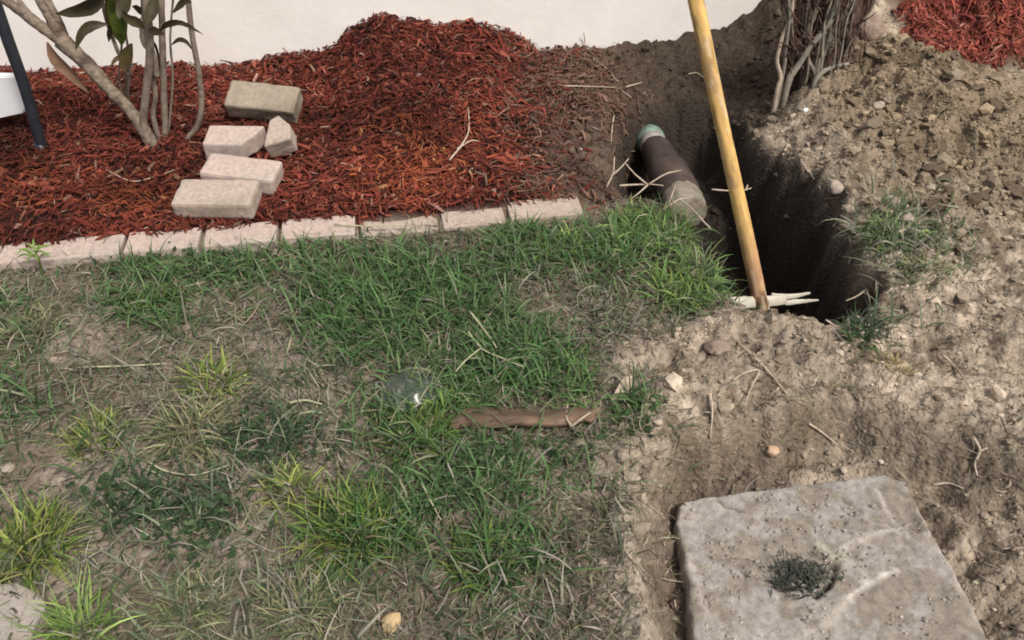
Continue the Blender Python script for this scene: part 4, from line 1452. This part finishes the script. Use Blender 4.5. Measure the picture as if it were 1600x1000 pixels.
# ---- dry thatch and dead strands lying flat
x, y = scatter_area(170000, -2.2, 2.1, .55, 2.6)
mm_ = masks(x, y)
px, py = mm_['px'], mm_['py']
dryn = np.clip(.5 + fbm(x, y, 7, 3, 320), 0, 1)
pr = mm_['lawn'] * (.25 + .35 * dryn) + (1 - mm_['lawn']) * (1 - mm_['bed']) * .065 * (1 + 1.5 * np.exp(-((mm_['sds'] + .03) / .09) ** 2)) \
    + .07 * np.clip(mm_['heap'] * 1.4, 0, 1) * sstep(0, .3, fbm(x, y, 5, 2, 333) + .1) + .5 * np.exp(-(((px - 920) / 70) ** 2 + ((py - 900) / 150) ** 2)) + .08 * np.exp(-(((px - 900) / 70) ** 2 + ((py - 280) / 40) ** 2))
pr *= 1 - .7 * np.exp(-(((px - 50) / 90) ** 2 + ((py - 715) / 60) ** 2)) - .6 * np.exp(-(((px - 180) / 100) ** 2 + ((py - 565) / 40) ** 2))
pr *= (coords(x, y)[2] < -.045) | (x > .25)
pr *= (mm_['sdp'] < .0) * (poly_sd(x, y, SLABP) < -.01)
keep = rng.random(len(x)) < pr
x, y = x[keep], y[keep]
n = len(x)
col = pick(n, [3, 3, 2, 2, 1], [(.27, .24, .17), (.19, .165, .12), (.40, .36, .28), (.09, .076, .055), (.20, .215, .115)])
root = np.stack([x, y, H(x, y) + rng.uniform(.001, .012, n)], -1)
L = rng.gamma(4, .0095, n).clip(.012, .10)
ribbons(root, rng.uniform(0, 6.283, n), rng.normal(.12, .25, n), L, rng.uniform(.0014, .0034, n), rng.normal(-.35, .5, n), col, 'dry_thatch', M['grass'], segs=3,
        twist=rng.normal(0, .4, n), droop=rng.normal(0, 1.2, n))

# ---- grass clumps that can be told apart
def grass_clump(px, py, rx, n, length, pal, label, wid=.0042, cat='grass tuft', up=1.0, name='grass_tuft', z=None, group='grass tufts of the lawn'):
    p = G(px, py) if z is None else at(px, py, z)
    depth = p[1] * CP - (p[2] - CAM_H) * SP
    r = rx * depth / FPX
    a = rng.uniform(0, 6.283, n)
    rr = r * np.sqrt(rng.random(n)) * .75
    X_, Y_ = p[0] + np.cos(a) * rr, p[1] + np.sin(a) * rr
    root = np.stack([X_, Y_, H(X_, Y_) - .004 if z is None else np.full(n, z)], -1)
    hd = a + rng.normal(0, 1.1, n)
    el = ((1.3 - .75 * rr / (r + 1e-6) + rng.normal(0, .24, n)) * up).clip(.1, 1.5)
    col = np.array(PALC[pal])[rng.choice(len(PALC[pal]), n)] * rng.uniform(.8, 1.6, (n, 1))
    dead = rng.random(n) < .06
    col[dead] = np.array((.30, .26, .17))
    n = len(hd)
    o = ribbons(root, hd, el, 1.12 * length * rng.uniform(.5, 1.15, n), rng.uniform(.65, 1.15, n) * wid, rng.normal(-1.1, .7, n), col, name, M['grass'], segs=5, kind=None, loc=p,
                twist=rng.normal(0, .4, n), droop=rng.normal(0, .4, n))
    return tag(o, label, cat, group)


PALC = {'y': [(.20, .27, .055), (.13, .20, .045), (.28, .31, .085), (.22, .24, .09), (.08, .13, .032)],
        'g': [(.065, .125, .028), (.10, .17, .035), (.15, .21, .05), (.045, .09, .022), (.2, .23, .06)],
        'd': [(.055, .095, .036), (.085, .135, .05), (.045, .075, .03)],
        's': [(.20, .215, .115), (.28, .26, .155), (.13, .165, .07), (.16, .19, .085)],
        'p': [(.17, .27, .065), (.24, .33, .10), (.12, .21, .05)],
        'o': [(.33, .27, .12), (.38, .30, .16), (.24, .22, .10)]}
for a in [(48, 862, 62, 300, .095, 'y', 'tall yellow green grass tuft at the left edge above the flat paving stone'),
          (128, 992, 40, 130, .085, 'p', 'bright upright grass tuft in the bottom left corner beside the burrow'),
          (552, 835, 78, 380, .085, 'g', 'big dark green grass tuft in the lower middle of the lawn'),
          (152, 690, 52, 170, .060, 'y', 'low yellow green tuft on the bare left side of the lawn'),
          (305, 678, 58, 200, .080, 's', 'pale spiky tuft below the left bare patch'),
          (340, 600, 45, 170, .065, 'y', 'small bushy yellow green tuft in the middle left of the lawn'),
          (455, 768, 48, 130, .055, 'y', 'flat light green tuft up and left of the big dark tuft'),
          (300, 950, 60, 130, .060, 's', 'sparse straw coloured tuft at the bottom left of the lawn'),
          (470, 955, 62, 190, .060, 's', 'greyish green tuft at the bottom between straw and dark tuft'),
          (750, 880, 62, 210, .055, 'g', 'bushy green tuft right of the big dark tuft'),
          (985, 660, 30, 110, .040, 'd', 'small dark green tuft by the right end of the bark strip'),
          (1345, 528, 28, 110, .035, 'd', 'small dark bluish tuft on the front right rim of the pit'),
          (1395, 372, 48, 190, .052, 'p', 'bright green tuft right of the pit near the pale stone'),
          (1450, 415, 46, 110, .045, 's', 'pale dusty tuft at the far right end of the grass patch beside the pit'),
          (1066, 460, 50, 150, .055, 'y', 'light green tuft hanging over the left rim of the pit'),
          (1055, 360, 36, 170, .050, 'p', 'bright tuft at the edge of the trench just below the bell end'),
          (985, 345, 34, 140, .055, 'y', 'bright tuft right of the last edging brick'),
          (880, 390, 55, 220, .055, 'p', 'light green tuft in front of the right end edging brick'),
          (655, 690, 55, 230, .060, 'g', 'green tuft left of the bark strip'),
          (700, 640, 24, 80, .050, 'p', 'bright lime tuft beside the plastic dome'),
          (1398, 572, 32, 80, .030, 'o', 'orange dry tuft on the soil in front of the pit'),
          (50, 520, 50, 140, .055, 's', 'dry tuft below the left end of the edging'),
          (240, 480, 52, 190, .050, 'g', 'dark green tuft below the third edging brick')]:
    grass_clump(*a)
# weed in front of the left edging brick
wp_ = G(68, 432)
weed = empty('weed', wp_)
tag(weed, 'bright green weed standing in front of the long left edging brick', 'weed')
stp = [wp_ + np.array((0, 0, -.01)), wp_ + np.array((.002, .004, .04)), wp_ + np.array((.002, .006, .075))]
mk('stem', *tube(stp, [.0032, .003, .0024], 6, 8), M['leaf_green'], weed)
for k in range(13):
    a = k * 2.4
    L_ = random.uniform(.035, .06)
    s = stp[2] - np.array((0, 0, random.uniform(0, .025)))
    e = np.array((math.cos(a), math.sin(a) * .8, 0))
    V, F = leaf_vf([s, s + e * L_ * .5 + np.array((0, 0, .014)), s + e * L_ + np.array((0, 0, random.uniform(-.004, .02)))], .006, (0, -.4, 1), .2, 7)
    mk('leaf', V, F, M['weedleaf'] if 'weedleaf' in M else M.setdefault('weedleaf', mat('weed_leaf', (.19, .30, .07), bump=0, transl=.3)), weed)

# ---- dark clover like weeds in the lower left and debris on the slab
WEED = []


def broadleaf(px, py, rx, ry, n):
    for k in range(n):
        a, b = random.gauss(px, rx * .5), random.gauss(py, ry * .5)
        q = at(a, b, 0)
        c = np.array((q[0], q[1], float(H(q[0], q[1])) + random.uniform(.004, .026)))
        for j in range(3):
            t = random.uniform(0, 6.28)
            d = np.array((math.cos(t), math.sin(t), random.uniform(-.3, .5)))
            L_ = random.uniform(.007, .015)
            V, F = leaf_vf([c, c + d * L_ * .5 + np.array((0, 0, .002)), c + d * L_], L_ * .75, (0, -.3, 1), .2, 4, base=.4, tip=1.6, peak=.6)
            cc = np.array(random.choice([(.040, .080, .028), (.058, .105, .040), (.09, .135, .065), (.032, .058, .026)])) * random.uniform(.7, 1.2)
            WEED.append((V, F, np.tile(cc, (len(V), 1))))


for a in ((205, 790, 75, 50, 75), (320, 825, 65, 60, 75), (440, 690, 95, 45, 70), (700, 770, 70, 55, 60), (860, 700, 90, 40, 45), (270, 420, 110, 30, 40)):
    broadleaf(*a)
V, F = join([(a, b) for a, b, _ in WEED])
mk('broadleaf_weeds', V, F, M['grass'], col=np.vstack([c for _, _, c in WEED]))['kind'] = 'stuff'

dp = at(1262, 885, SLAB_Z + .004)
n = 420
a = rng.normal(0, 1, (n, 2))
cx_ = np.where(rng.random(n) < .5, 1238, 1262)
cy_ = np.where(cx_ == 1240, 874, 898)
rt = np.array([at(cx_[i] + a[i, 0] * 19, cy_[i] + a[i, 1] * 13, SLAB_Z + .004 + abs(rng.normal(0, .004))) for i in range(n)])
col = pick(n, [3, 2, 1], [(.045, .055, .045), (.075, .085, .065), (.12, .11, .085)])
o = ribbons(rt, rng.uniform(0, 6.28, n), rng.uniform(-.1, .7, n), rng.uniform(.006, .020, n), rng.uniform(.002, .005, n), rng.normal(-.3, .5, n), col, 'clippings', M['grass'], segs=3, loc=dp)
